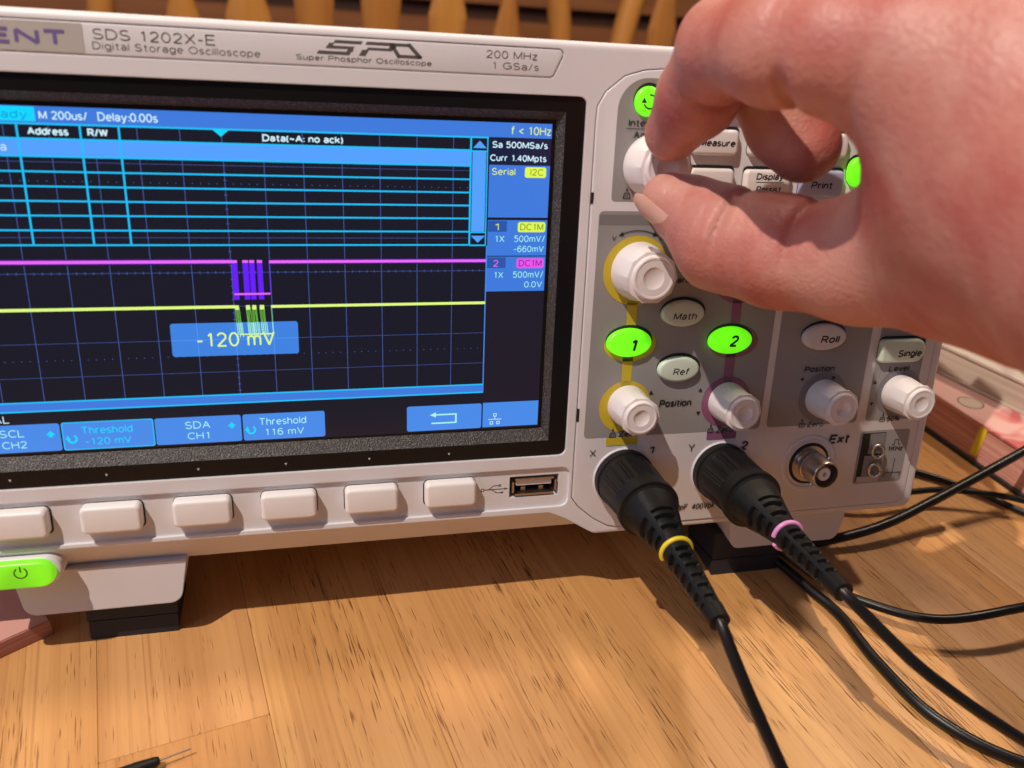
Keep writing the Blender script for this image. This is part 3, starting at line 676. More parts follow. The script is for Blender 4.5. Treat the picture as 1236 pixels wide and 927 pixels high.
for a in (-75, 180):
    blk("rear_foot", a, a + 24, a, a + 24, -110.5 + math.tan(TILT) * (114 - 7) - 3.4 , -83, -114, -98, M['rubber_foot'], scope, True, .8) if False else None
    zc = [(a, -83, -113), (a + 24, -83, -113), (a + 24, -83, -99), (a, -83, -99)]
    zb = [(x, -110.5 - math.tan(TILT) * (z + 7), z) for x, y, z in zc]
    obj("rear_foot", Lc(zc + zb), [(0, 1, 2, 3), (7, 6, 5, 4), (0, 4, 5, 1), (1, 5, 6, 2), (2, 6, 7, 3), (3, 7, 4, 0)], M['rubber_foot'], scope, 40)

# ------------------------------------------------------------------ control panel
cp = slab("control_panel", module, 0.2, PZ, M['panel'], scope, bev=0.35)
for y0, y1 in ((19.0, 22.0), (-45.3, -41.2)):
    slab("slot", rect(95.5, y0, 96.2, y1), 2.4, PZ + .12, M['dark'], scope)
T1, T2, T3, T4 = PZ + .05, PZ + .10, PZ + .15, PZ + .2
def flat(name, out, z, mat): return sheet(name, [out], z, M[mat], cp)
flat("overlay", rrect(101.4, 19.6, 124.0, 52.0, (1.2, 1.2, 10, 8.5), 10), T1, 'grey')
flat("overlay", rrect(98.2, -51.0, 157.2, 17.0, 1.4), T1, 'grey')
flat("overlay", rect(98.35, 13.2, 157.1, 16.0), T2, 'grey_dark')
flat("overlay", rrect(159.6, -50.8, 192.6, 17.0, 1.4), T1, 'grey')
flat("overlay", rrect(195.9, -50.6, 213.6, 17.0, 1.4), T1, 'grey')
flat("overlay", rrect(195.4, -73.5, 214.4, -54.2, 1.2), T1, 'grey')
for cx, mk in ((110.6, 'yellow'), (144.2, 'magenta')):
    sheet("channel_print", [ellip(cx, .2, 10.1, 10.1), ellip(cx, -21.7, 8.2, 5.3), ellip(cx, -41.2, 8.3, 8.3), [(cx - 2.1, -24), (cx + 1.3, -24), (cx + 1.3, -36), (cx - 1.7, -36)], [(cx - 2.0, -7), (cx + 1.2, -7), (cx + 1.4, -19), (cx - 1.6, -19)], rrect(cx - 5.2, -53.8, cx + 5.0, -51.0, .3, 2)], T3, M[mk], cp)
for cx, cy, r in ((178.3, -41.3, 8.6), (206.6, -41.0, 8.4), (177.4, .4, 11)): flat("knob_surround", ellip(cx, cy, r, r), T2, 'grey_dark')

def knob(cx, cy, rb, rf, z1, npoly=10):
    prof = [(PZ, rb * .97), (PZ + .5, rb), (PZ + 2.6, rb * .99, .05), (z1 - 5.5, rf + (rb - rf) * .5, .35), (z1 - 2.0, rf * 1.01, 1), (z1 - 1.7, rf * 1.08, 1), (z1 - 1.1, rf * 1.08, 1), (z1 - 1.0, rf * .95, 0), (z1 - .3, rf * .93), (z1, rf * .87),
            (z1, rf * .80), (z1 - .12, rf * .76), (z1 - .12, rf * .47), (z1 - .3, rf * .42), (z1 - .65, rf * .26), (z1 - .75, rf * .06)]
    return lathe("knob", cx, cy, prof, M['knob'], scope, 80, npoly, 22, 0.0)
knob(111.2, .2, 8.4, 6.6, 15.0); knob(144.4, .2, 8.4, 6.6, 15.0); knob(177.4, .4, 9.6, 7.2, 15.5)
knob(112.4, 29.4, 8.4, 6.6, 15.0)
knob(111.2, -40.6, 6.3, 5.35, 15.4); knob(144.3, -41.0, 6.3, 5.35, 15.4); knob(178.3, -41.4, 6.3, 5.35, 15.0); knob(206.4, -41.1, 6.3, 5.35, 15.0)

def oval(cx, cy, a, b, z1, mat, word=None, box_=None, bold=.01, ring=True):
    x, y = adj(cx, cy, z1)
    if ring: sheet("key_gap", [ellip(x + .25, y + .45, a + .45, b + .45)], T4, M['dark'], cp)
    o = slab("key", ellip(x, y, a, b), PZ - 1, z1, M[mat], scope, bev=1.0)
    if word:
        x0, y0 = adj(box_[0], box_[1], z1); x1, y1 = adj(box_[2], box_[3], z1)
        text(word, x0, y0, x1, y1, z1 + .04, M['ink'], o, bold=bold, shear=.18)
    return o
oval(110.9, -21.6, 6.9, 4.3, 5.4, 'green', "1", (111.1, -24.2, 112.9, -20.3), .02)
oval(143.9, -21.8, 7.1, 4.2, 5.4, 'green', "2", (143.4, -23.6, 146.2, -20.0), .02)
oval(127.2, -13.0, 6.8, 4.0, 5.2, 'mint', "Math", (124.0, -14.7, 131.4, -12.6))
oval(127.6, -30.4, 6.7, 4.0, 5.2, 'mint', "Ref", (125.7, -32.0, 130.8, -29.9))
oval(176.6, -21.7, 7.5, 4.2, 5.6, 'pale_key', "Roll", (175.0, -23.4, 181.4, -21.0), .02)
oval(110.6, 46.1, 3.9, 3.9, 5.0, 'green')
ix, iy = adj(110.7, 46.0, 5.0)
sheet("turn_sign", arc_quads(ix, iy, 1.75, .42, -160, 100, 20) + [[(ix - 2.5, iy - .3), (ix - .9, iy - .3), (ix - 1.75, iy + 1.1)]], 5.05, M['ink'], cp)
def rkey(x0, y0, x1, y1, z1, mat, r=1.4, words=(), line=None):
    a, b = adj(x0, y0, z1); c, d = adj(x1, y1, z1)
    sheet("key_gap", [rrect(a - .2, b, c + .6, d + .8, r if not isinstance(r, tuple) else 2)], T4, M['dark'], cp)
    o = slab("key", rrect(a, b, c, d, r, 8), PZ - 1, z1, M[mat], scope, bev=1.0)
    for w, bx in words:
        p0 = adj(bx[0], bx[1], z1); p1 = adj(bx[2], bx[3], z1); text(w, p0[0], p0[1], p1[0], p1[1], z1 + .04, M['ink'], o, bold=.02, shear=.12)
    if line: p0 = adj(line[0], line[2], z1); p1 = adj(line[1], line[2], z1); sheet("rule", [hline(p0[0], p1[0], p0[1], .2)], z1 + .04, M['ink'], o)
    return o
rkey(198.0, -31.0, 214.8, -23.2, 5.6, 'mint', (1.2, 3.6, 3.6, 1.2), [("Single", (204.3, -28.9, 213.2, -26.6))])
rkey(124.6, 32.6, 138.6, 39.6, 5.6, 'key', 1.4, [("Measure", (126.4, 35.0, 137.4, 36.9))])
rkey(142.2, 32.6, 156.4, 39.6, 5.6, 'key'); rkey(159.8, 32.8, 173.9, 39.6, 5.6, 'key')
rkey(142.0, 21.4, 156.6, 29.0, 5.6, 'key', 1.4, [("Display", (145.3, 26.2, 154.0, 28.0)), ("Persist", (145.6, 22.6, 153.6, 24.4))], (145.2, 154.2, 25.5))
rkey(124.6, 21.4, 138.4, 29.0, 5.6, 'key')
rkey(160.2, 21.4, 174.2, 29.2, 5.6, 'blue_key', 1.4, [("Print", (163.4, 23.9, 170.4, 26.0))])
for x in (124.6, 142.2, 159.8): rkey(x, 43.6, x + 14, 50.4, 5.6, 'key')
rkey(175.6, 24.6, 192.4, 33.2, 5.6, 'green', 3.6); rkey(197.4, 24.6, 214.0, 33.2, 5.6, 'key', 3.6)

ink = lambda *a, **k: text(*a, M['ink'], cp, **k)
Zt = T4 + .04
def pt(s, x0, yb, x1, yt, bold=.015, shear=.12): text(s, x0, yb, x1, yt, Zt, M['ink'], cp, bold=bold, shear=shear)
pt("Intensity", 104.8, 39.6, 115.8, 41.4, .01, 0); pt("Adjust", 106.5, 36.5, 114.5, 38.4, .01, 0); sheet("rule", [hline(104.2, 116.2, 39.0, .18)], Zt, M['ink'], cp)
pt("Select", 108.2, 20.4, 116.0, 22.3)
pt("V", 102.4, 8.8, 103.8, 10.3, .004); pt("mV", 117.1, 8.8, 120.4, 10.3, .004)
pt("Variable", 121.6, -3.5, 132.0, -1.6)
pt("Position", 121.8, -41.9, 132.4, -39.6); pt("Zero", 109.4, -51.0, 115.6, -49.0, .004); pt("Zero", 142.0, -51.6, 148.0, -49.5, .004); pt("Zero", 174.4, -51.5, 180.3, -49.6, .004)
pt("Position", 170.3, -32.6, 181.0, -30.7); pt("Level", 201.4, -33.6, 208.9, -31.6); pt("50%", 204.0, -51.1, 209.2, -49.3)
pt("X", 100.4, -57.0, 102.4, -54.8, 0, 0); pt("1", 119.7, -57.3, 121.5, -54.8, .02, .2); pt("Y", 133.1, -57.4, 135.3, -54.8, 0, 0); pt("2", 151.3, -58.0, 153.9, -55.0, .02, .2)
pt("18pF", 130.2, -77.8, 135.2, -75.8, .006); pt("400Vpk", 136.7, -78.0, 144.8, -75.9, .006)
pt("Ext", 183.5, -57.9, 191.2, -54.7, .025, .2); pt("1KHz", 206.9, -61.9, 212.7, -60.2)
W_ = .22
marks = []
def tri(x, y, d, s=.75):
    q = {'u': [(-1, -.8), (1, -.8), (0, .9)], 'd': [(-1, .8), (0, -.9), (1, .8)], 'l': [(.8, 1), (-.9, 0), (.8, -1)], 'r': [(-.8, -1), (.9, 0), (-.8, 1)]}[d]
    return [(x + a * s, y + b * s) for a, b in q]
marks += [tri(118.7, -37.0, 'u'), tri(135.0, -36.9, 'u'), tri(135.1, -44.6, 'd'), tri(118.6, -44.4, 'd'), tri(169.8, -34.9, 'l'), tri(181.4, -34.8, 'r'), tri(197.0, -37.1, 'u'), tri(197.1, -44.6, 'd')]
for x, y in ((105.8, 20.5), (126.6, .1), (107.3, -51.0), (140.0, -51.4), (172.4, -51.4), (202.4, -51.0)):     # push signs
    marks += [seg((x - 1.0, y), (x - .7, y + 1.5), W_), seg((x + 1.0, y), (x + .7, y + 1.5), W_), hline(x - .8, x + .8, y + 1.45, W_), hline(x - 1.1, x + 1.1, y + .05, W_), vline(x - .25, y + .3, y + 1.1, .16), vline(x + .25, y + .3, y + 1.1, .16), vline(x, y + 2.2, y + 3.1, W_), tri(x, y + 2.1, 'd', .4)]
arc = [(104.6 + 11.4 * i / 12, 10.3 + 1.35 * (1 - ((i - 6) / 6) ** 2)) for i in range(13)]
marks += [seg(arc[i], arc[i + 1], .26) for i in range(12)] + [[(104.3, 10.1), (106.0, 10.2), (105.5, 11.3)], [(116.3, 10.1), (115.0, 11.3), (114.5, 10.2)]]
marks += [hline(208.0, 209.1, -59.6, W_), vline(209.0, -59.6, -57.9, W_), hline(209.0, 210.5, -57.9, W_), vline(210.5, -59.6, -57.9, W_), hline(210.4, 211.6, -59.6, W_)]
marks += [vline(210.3, -70.0, -64.8, W_), hline(207.3, 213.8, -70.1, W_), seg((207.4, -70.1), (206.9, -71.6), W_), seg((213.6, -70.1), (213.1, -71.6), W_), seg((210.3, -70.1), (209.9, -71.4), W_)]
marks += [seg((125.4, -74.8), (128.0, -70.6), .3), seg((128.0, -70.6), (129.6, -74.8), .3), hline(125.4, 129.6, -74.8, .3)]
for i in range(8): sheet("arrow_mark", [marks[i]], Zt, M['ink'], cp)
for i in range(6): sheet("push_sign", marks[8 + 8 * i:16 + 8 * i], Zt, M['ink'], cp)
rest = marks[8 + 48:]
for nm_, a, b in (("turn_arrow", 0, 14), ("wave_sign", 14, 19), ("ground_sign", 19, 24), ("warning_sign", 24, 27)): sheet(nm_, rest[a:b], Zt, M['ink'], cp)

# calibration terminal
ct = slab("terminal_well", rrect(196.3, -73.0, 205.2, -55.0, .5), PZ + .06, PZ + .16, M['dark'], scope)
slab("well_wall", rect(196.6, -72.9, 205.0, -70.8), PZ + .1, PZ + .5, M['strip'], ct); slab("well_wall", rect(199.2, -62.5, 204.9, -55.3), PZ + .1, PZ + .4, M['grey_dark'], ct); slab("well_wall", rect(198.2, -70.7, 204.9, -63.2), PZ + .1, PZ + .4, M['grey_dark'], ct)
for y in (-61.3, -68.2):
    Q = np.array([(202.2 + 1.5 * math.cos(t), y + 2.3 * math.sin(t), PZ + 1.4 + .9 * math.cos(t)) for t in np.linspace(.1, 2 * math.pi - .1, 30)])
    V, F = tube_data(Q, .55, 10); obj("terminal_loop", Lc(V), F, M['nickel'], ct, 60)

# sockets on the panel
for cx, cy in ((112.0, -64.6), (145.0, -64.6), (177.2, -64.4)):
    lathe("socket_collar", cx, cy, [(PZ - .5, 9.9), (PZ + .25, 9.9), (PZ + .5, 9.6), (PZ + .5, 8.6), (PZ + .2, 8.3)], M['panel'], scope, 56)
sk = lathe("socket", 177.2, -64.4, [(PZ, 6.3), (PZ + .7, 6.3), (PZ + .7, 5.0), (PZ + 1.6, 4.7), (PZ + 2.2, 5.0), (PZ + 3.2, 5.0), (PZ + 3.4, 4.75), (13.2, 4.75), (13.6, 4.5), (13.6, 4.1), (7.0, 4.05), (7.0, 2.3)], M['nickel'], scope, 48)
lathe("insulator", 177.2, -64.4, [(6.5, 2.3), (12.4, 2.3), (12.7, 2.0), (12.7, .8), (11.0, .75)], M['white_ins'], sk, 32)
lathe("contact_pin", 177.2, -64.4, [(7, .6), (12.0, .6), (12.2, .3)], M['nickel'], sk, 16)
for s in (-1, 1):
    Q = np.array([(177.2 + s * 4.4 * .5, -64.4 + s * 4.4 * .86, 10.2), (177.2 + s * 5.5 * .5, -64.4 + s * 5.5 * .86, 10.2)]); V, F = tube_data(np.linspace(Q[0], Q[1], 4), .7, 12); obj("bayonet_lug", Lc(V), F, M['nickel'], sk, 50)
lathe("nut_shadow_ring", 177.2, -64.4, [(PZ + .1, 7.3), (PZ + .34, 7.3), (PZ + .34, 6.2)], M['dark'], sk, 40)  # dark ring standing in for the shadow round the socket nut

# ------------------------------------------------------------------ probe leads
def lead(label, cx, cy, axis, cable_w, mark, ringmat):
    """axis: panel-mm points along the plug; cable_w: world-mm points after it"""
    r_ = tag(empty("probe_lead", tuple(Wd([(cx, cy, PZ)])[0])), label, "probe lead", "probe leads plugged into the front sockets")
    base = Wd([(cx, cy, PZ)])[0]
    Q = catmull(Wd(axis) * 1000, 40)
    S = np.r_[0, np.cumsum(np.linalg.norm(np.diff(Q, axis=0), axis=1))]
    s = np.unique(np.r_[np.linspace(0, S[-1], 300), [0.01, 2.4, 2.7, 3.1, 3.3, 17.6, 17.9, 21.4, 21.7]])
    Q2 = np.stack([np.interp(s, S, Q[:, i]) for i in range(3)], 1)
    Lb = S[-1]
    def rad(q, a):
        if q < 2.5: return 9.5
        if q < 3.2: return 9.0
        if q < 17.7:
            r = 9.15 - .05 * (q - 3.2)
            da = (math.degrees(a) % 90)
            if 5 < q < 15.5 and 12 < da < 78: r += .16 * (1 if int(da / 3.0) % 2 else -1)
            return r
        if q < 21.5: return 8.2 + (1.0 if 18.4 < q < 20.9 else 0)
        r = float(np.interp(q, [21.5, 26, 31, 36, 40, 48, Lb], [7.9, 7.0, 5.7, 4.6, 4.1, 3.5, 2.4]))
        if q > Lb - 4.5: return r + .25
        if q > 28.6 and not (37.6 < q < 42.6):
            ph = (q - 28.6) % 3.6; ad = (math.degrees(a) + 45) % 90
            row = int((math.degrees(a) + 45) // 90) % 2; ph = (ph + 1.8 * row) % 3.6
            if .55 < ph < 2.75 and 9 < ad < 81: r -= 1.3 if r > 3.6 else .9
        return r
    V, F = tube_data(Q2, rad, 120)
    obj("plug", [np.array(v) / 1000 - base for v in V], F, M['rubber'], r_, 40)
    # colour ring
    i0 = np.searchsorted(s, 40.0); T, U, B = frames(Q2)
    ang_ = np.linspace(0, 2 * math.pi * .9, 40) + mark; rr0 = rad(40.0, 0) + .1
    R_ = np.array([Q2[i0] + rr0 * (math.cos(a) * U[i0] + math.sin(a) * B[i0]) for a in ang_]); V, F = tube_data(R_, .7, 12)
    obj("colour_ring", [np.array(v) / 1000 - base for v in V], F, ringmat, r_, 70)
    pts = np.vstack([Q2[-34], Q2[-1], np.array(cable_w, float)])
    V, F = tube_data(catmull(pts, 14), 1.5, 18)
    obj("cable", [np.array(v) / 1000 - base for v in V], F, M['cable'], r_, 70)
lead("black probe plug with yellow ring in socket 1 and its cable", 112.0, -64.6, [(112, -64.6, PZ + .5), (112, -64.8, 20), (112, -67.2, 40), (112, -72.3, 70)],
     [(48.4, -73.5, 49), (51.4, -81, 41.5), (57.2, -91.6, 29), (65, -102, 13), (74, -118, 2.6), (80, -150, 2.2), (95, -240, 2.2)], 1.2, M['ring_y'])
lead("black probe plug with pink ring in socket 2 and its cable", 145.0, -64.6, [(145, -64.6, PZ + .5), (145, -64.7, 20), (145, -66.0, 40), (145, -67.8, 70)],
     [(85.6, -73.9, 53.4), (93.4, -82.4, 47.6), (104.3, -89.6, 41), (118.8, -96.9, 33), (145, -107, 18), (178, -118, 4.5), (240, -140, 2.2)], 0.6, M['ring_p'])

def cord(label, pts, r):
    P_ = catmull(pts, 14); b = np.array([P_[0][0], P_[0][1], 0])
    V, F = tube_data(P_ - b, r, 18)
    o = obj("cord", mm(V), F, M['cable'], None, 70); o.location = tuple(b / 1000)
    return tag(o, label, "cable", "loose black cables on the table")
cord("black cord lying flat on the staves, curving below the pink ringed lead", [(96, 40, 2.2), (106, 18, 2.2), (113.5, 3, 2.2), (119, -14, 2.2), (122.6, -26, 2.2), (123.4, -46, 2.2), (128.5, -68, 2.2), (144.5, -85.5, 2.2), (180, -104, 2.2), (240, -125, 2.2)], 1.7)
cord("black cord arching right off the table beside the pink ringed lead", [(100, 38, 4.5), (109, 18, 5.5), (115, 2, 6.5), (121, -13, 6.6), (128, -24, 7), (147, -39, 10), (177, -42, 14), (225, -35, 10), (290, -30, 2.4)], 1.55)
cord("glossy black cord rising from behind the right foot towards the pink book", [(110, 40, 2.6), (118, 16, 3), (126, 9, 3.2), (134, 7, 4), (159, 8, 8), (187, 14, 14), (232, 24, 27), (262, 34, 32), (300, 60, 26), (330, 70, 21.5)], 1.85)
cord("thin black cord lying straight along the front of the pink book", [(150, 75, 2.0), (180, 60, 2.0), (205, 46, 2.0), (221, 32, 2.0), (234, 15, 2.0), (260, -20, 2.0)], 1.4)
cord("thin black cord bowing above the table right of the oscilloscope", [(120, 45, 2.6), (150, 30, 6), (170, 25, 8), (186, 26, 8), (205, 25, 8), (233, 15, 7.5), (262, -4, 2.2)], 1.25)

# bare needle of a test lead at the near edge
nd = tag(empty("test_needle", (-0.0875, -0.0462, 0)), "black handled test needle lying on the table near the left foot", "probe")
dv = np.array([6.2, 1.9, 0.0]); dv /= np.linalg.norm(dv)
def along(a, z): return tuple(dv * a + np.array([0, 0, z]))
V, F = tube_data(np.array([along(a, 2.6) for a in np.linspace(-1, 7.6, 8)]), .22, 10); obj("needle", mm(V), F, M['nickel'], nd, 60)
hp = [(.2, .5), (0, 1.0), (-.8, 1.3), (-5, 1.7), (-30, 2.5), (-60, 2.5), (-61, 1.8)]
Qh = np.array([along(a, 2.6) for a, _ in hp]); sh_ = np.r_[0, np.cumsum(np.linalg.norm(np.diff(Qh, axis=0), axis=1))]
V, F = tube_data(Qh, lambda q, a: min(float(np.interp(q, sh_, [r for _, r in hp])), 2.55), 20); obj("handle", mm(V), F, M['rubber'], nd, 50)

# ------------------------------------------------------------------ books
def paper_mat(name, a, b, scale, axis=2):
    mt, nt, p = new_mat(name)
    tc = N(nt, 'ShaderNodeTexCoord'); mp_ = N(nt, 'ShaderNodeMapping'); mp_.inputs['Scale'].default_value = (12, 12, scale)
    n_ = N(nt, 'ShaderNodeTexNoise'); n_.inputs['Scale'].default_value = 1; n_.inputs['Detail'].default_value = 3
    nt.links.new(tc.outputs['Object'], mp_.inputs['Vector']); nt.links.new(mp_.outputs[0], n_.inputs['Vector'])
    r = N(nt, 'ShaderNodeValToRGB'); r.color_ramp.elements[0].position = .35; r.color_ramp.elements[0].color = (*b, 1); r.color_ramp.elements[1].position = .65; r.color_ramp.elements[1].color = (*a, 1)
    nt.links.new(n_.outputs['Fac'], r.inputs['Fac']); nt.links.new(r.outputs['Color'], p.inputs['Base Color']); p.inputs['Roughness'].default_value = .7
    bp = N(nt, 'ShaderNodeBump'); bp.inputs['Strength'].default_value = .6; bp.inputs['Distance'].default_value = .0003
    nt.links.new(n_.outputs['Fac'], bp.inputs['Height']); nt.links.new(bp.outputs['Normal'], p.inputs['Normal'])
    return mt
M['pages'] = paper_mat('pink_page_edges', (0.70, 0.37, 0.29), (0.52, 0.22, 0.17), 900)
M['pages2'] = paper_mat('rose_page_edges', (0.52, 0.24, 0.20), (0.38, 0.15, 0.12), 1500)
M['pale_pages'] = paper_mat('pale_page_edges', (0.62, 0.52, 0.42), (0.50, 0.40, 0.32), 500)
def cover_mat(name, base, spots, scale):
    mt, nt, p = new_mat(name); tc = N(nt, 'ShaderNodeTexCoord')
    v = N(nt, 'ShaderNodeTexNoise'); v.inputs['Scale'].default_value = scale; v.inputs['Detail'].default_value = 2; v.inputs['Distortion'].default_value = 1.2
    nt.links.new(tc.outputs['Object'], v.inputs['Vector'])
    r = N(nt, 'ShaderNodeValToRGB'); e = r.color_ramp.elements; e[0].position = .40; e[0].color = (*spots, 1); e[1].position = .47; e[1].color = (*base, 1)
    nt.links.new(v.outputs['Fac'], r.inputs['Fac']); nt.links.new(r.outputs['Color'], p.inputs['Base Color']); p.inputs['Roughness'].default_value = .28
    return mt
M['cover_pink'] = cover_mat('pink_cover', (0.74, 0.45, 0.41), (0.58, 0.14, 0.14), 28)
M['cover_black'] = plastic('black_cover', (0.015, 0.013, 0.013), .4)
M['cover_pale'] = cover_mat('pale_cover', (0.58, 0.49, 0.41), (0.46, 0.36, 0.33), 40)
def bookbox(name, out, z0, z1, mat, parent, bev=.0003):
    V, F = slab_data([(x / 1000, y / 1000) for x, y in out], z0 / 1000, z1 / 1000, bev); return obj(name, V, F, mat, parent, 35)
e0 = np.array([234.5, 83.0]); ed = np.array([8.5, -55.0]); ed /= np.linalg.norm(ed); en = np.array([-ed[1], ed[0]])   # en points away (right)
def bk(a0, a1, b0, b1): return [tuple(e0 + ed * a + en * b) for a, b in ((a0, b0), (a1, b0), (a1, b1), (a0, b1))]
bok = tag(empty("book", (0, 0, 0)), "thick pink edged book with a yellow page tab lying right of the oscilloscope", "book")
bookbox("back_cover", bk(-60, 150, -.8, 120), 0.05, 2.2, M['cover_black'], bok)
pg = bookbox("page_block", bk(-58, 148, .6, 118), 2.2, 18.4, M['pages'], bok)
fc_ = bookbox("front_cover", bk(-60, 150, -.4, 120), 18.4, 19.6, M['cover_pink'], bok)
bookbox("page_tab", bk(29.5, 33.0, -.1, 10), 4.0, 18.3, M['ring_y'], bok)
pb = tag(empty("pale_book", (0, 0, 0)), "pale worn book resting on top of the pink edged book", "book")
f0 = np.array([247.0, 104.0]); fd = np.array([15.5, -41.0]); fd /= np.linalg.norm(fd); fn = np.array([-fd[1], fd[0]])
def bk2(a0, a1, b0, b1): return [tuple(f0 + fd * a + fn * b) for a, b in ((a0, b0), (a1, b0), (a1, b1), (a0, b1))]
bookbox("back_cover", bk2(-70, 95, 0, 90), 19.7, 21.0, M['cover_pale'], pb); bookbox("page_block", bk2(-69, 94, .8, 89), 21.0, 33.0, M['pale_pages'], pb); bookbox("front_cover", bk2(-70, 95, -.2, 90), 33.0, 34.4, M['cover_pale'], pb)
for rr_, zz_, mk in ((6.0, 19.64, 'ink_grey'), (5.4, 19.68, 'cover_pale')):
    obj("cover_print", mm([(246.5 + rr_ * 1.0 * math.cos(t), 70.5 + rr_ * .9 * math.sin(t), zz_) for t in np.linspace(0, 2 * math.pi, 36, endpoint=False)]), [tuple(range(36))], M[mk], fc_, 0)
pad = tag(empty("paper_pad", (0, 0, 0)), "rose edged pad of paper poking out beside the left foot", "paper pad")
corner = np.array([-123.6, 3.8]); pd_ = np.array([-12.4, -7.6]); pd_ /= np.linalg.norm(pd_); pe = np.array([-pd_[1] * -1, pd_[0] * -1]) * -1
pe = np.array([pd_[1], -pd_[0]]);  pe = pe if pe[1] > 0 else -pe
def pk2(o, a, b): return [tuple(corner + pd_ * x + pe * y + np.array([0, 0])) for x, y in ((o, o), (a, o), (a, b), (o, b))][::-1]
bookbox("page_block", pk2(0, 150, 190), 0.05, 5.6, M['pages2'], pad, .0002); bookbox("top_sheet", pk2(.3, 150, 190), 5.65, 5.95, plastic('rose_paper', (0.56, 0.30, 0.25), 0.6, 0.02, 900), pad, .0001)

# ------------------------------------------------------------------ hand
def skin_mat():
    mt, nt, p = new_mat('skin'); tc = N(nt, 'ShaderNodeTexCoord')
    def nz(s, d=3, dist=0):
        n_ = N(nt, 'ShaderNodeTexNoise'); n_.inputs['Scale'].default_value = s; n_.inputs['Detail'].default_value = d; n_.inputs['Distortion'].default_value = dist
        nt.links.new(tc.outputs['Object'], n_.inputs['Vector']); return n_
    a = nz(48, 6, .5); b = nz(900, 3, .4); c = nz(150, 4, .6)
    r = N(nt, 'ShaderNodeValToRGB'); e = r.color_ramp.elements; e[0].position = .32; e[0].color = (0.43, 0.115, 0.090, 1); e[1].position = .64; e[1].color = (0.54, 0.265, 0.210, 1)
    nt.links.new(a.outputs['Fac'], r.inputs['Fac']); nt.links.new(r.outputs['Color'], p.inputs['Base Color'])
    p.inputs['Roughness'].default_value = .45; p.inputs['Specular IOR Level'].default_value = .45
    p.inputs['Subsurface Weight'].default_value = .35; p.inputs['Subsurface Radius'].default_value = (1.0, .35, .2); p.inputs['Subsurface Scale'].default_value = .004
    m_ = N(nt, 'ShaderNodeMath', operation='MULTIPLY_ADD'); m_.inputs[1].default_value = 1.8; nt.links.new(b.outputs['Fac'], m_.inputs[0]); nt.links.new(c.outputs['Fac'], m_.inputs[2])
    vo = N(nt, 'ShaderNodeTexVoronoi', feature='DISTANCE_TO_EDGE'); vo.inputs['Scale'].default_value = 620; nt.links.new(tc.outputs['Object'], vo.inputs['Vector'])
    m2 = N(nt, 'ShaderNodeMath', operation='MULTIPLY_ADD'); m2.inputs[1].default_value = .9; nt.links.new(vo.outputs['Distance'], m2.inputs[0]); nt.links.new(m_.outputs[0], m2.inputs[2])
    bp = N(nt, 'ShaderNodeBump'); bp.inputs['Strength'].default_value = .45; bp.inputs['Distance'].default_value = .0003
    nt.links.new(m2.outputs[0], bp.inputs['Height']); nt.links.new(bp.outputs['Normal'], p.inputs['Normal'])
    return mt
M['skin'] = skin_mat()
mt, nt, p = new_mat('nail'); p.inputs['Base Color'].default_value = (0.72, 0.42, 0.32, 1); p.inputs['Roughness'].default_value = .3; p.inputs['Subsurface Weight'].default_value = .2; p.inputs['Subsurface Scale'].default_value = .002
M['nail'] = mt

CAMP = np.array([20.1743199, 41.82732582, 220.28701148])
RM = np.array([[0.9715693, 0.03612212, 0.23398352], [-0.04052886, -0.94832889, 0.31468989], [0.2332606, -0.31522613, -0.91990325]])
def at(u, v, Z):       # panel-mm point read off the photograph at a chosen distance from the panel
    d = np.array([(u - 618) / 983.97, (v - 463.5) / 983.97, 1.0]) @ RM
    return CAMP + d * (Z - CAMP[2]) / d[2]
HAND = dict(        # u, v, distance from the panel (mm), radius seen (px)
 index=[(812, 160, 21, 34), (842, 117, 32, 48), (874, 54, 49, 54), (940, 54, 67, 70), (1008, 58, 77, 76), (1090, 66, 86, 88), (1180, 95, 94, 118)],
 thumb=[(806, 241, 20, 32), (836, 258, 24, 42), (876, 289, 33, 62), (940, 304, 45, 65), (1040, 318, 62, 71), (1150, 306, 79, 84), (1240, 288, 92, 120)],
 middle=[(1060, 10, 46, 52), (985, 20, 36, 48), (925, 100, 30, 46), (950, 150, 32, 47), (970, 176, 36, 44)],
 ring=[(1130, 40, 54, 55), (1085, 40, 36, 48), (1100, 95, 28, 44), (1112, 130, 30, 42)],
 little=[(1170, 80, 60, 55), (1140, 85, 38, 44), (1140, 130, 29, 40), (1148, 165, 33, 38)],
 palm=[(1190, 95, 88, 118), (1238, 165, 91, 142), (1250, 268, 92, 128)],
 web=[(1205, 105, 82, 86), (1204, 190, 74, 80), (1205, 270, 80, 80)],
 back=[(1250, 180, 98, 175), (1340, 222, 110, 204), (1490, 300, 130, 235), (1650, 350, 150, 290)])
def _hp(u, v, Z, px):
    q = at(u, v, Z); return (*q, px * float((q - CAMP) @ RM[2]) / 983.97)
H_ = {k: [_hp(*q) for q in L] for k, L in HAND.items()}
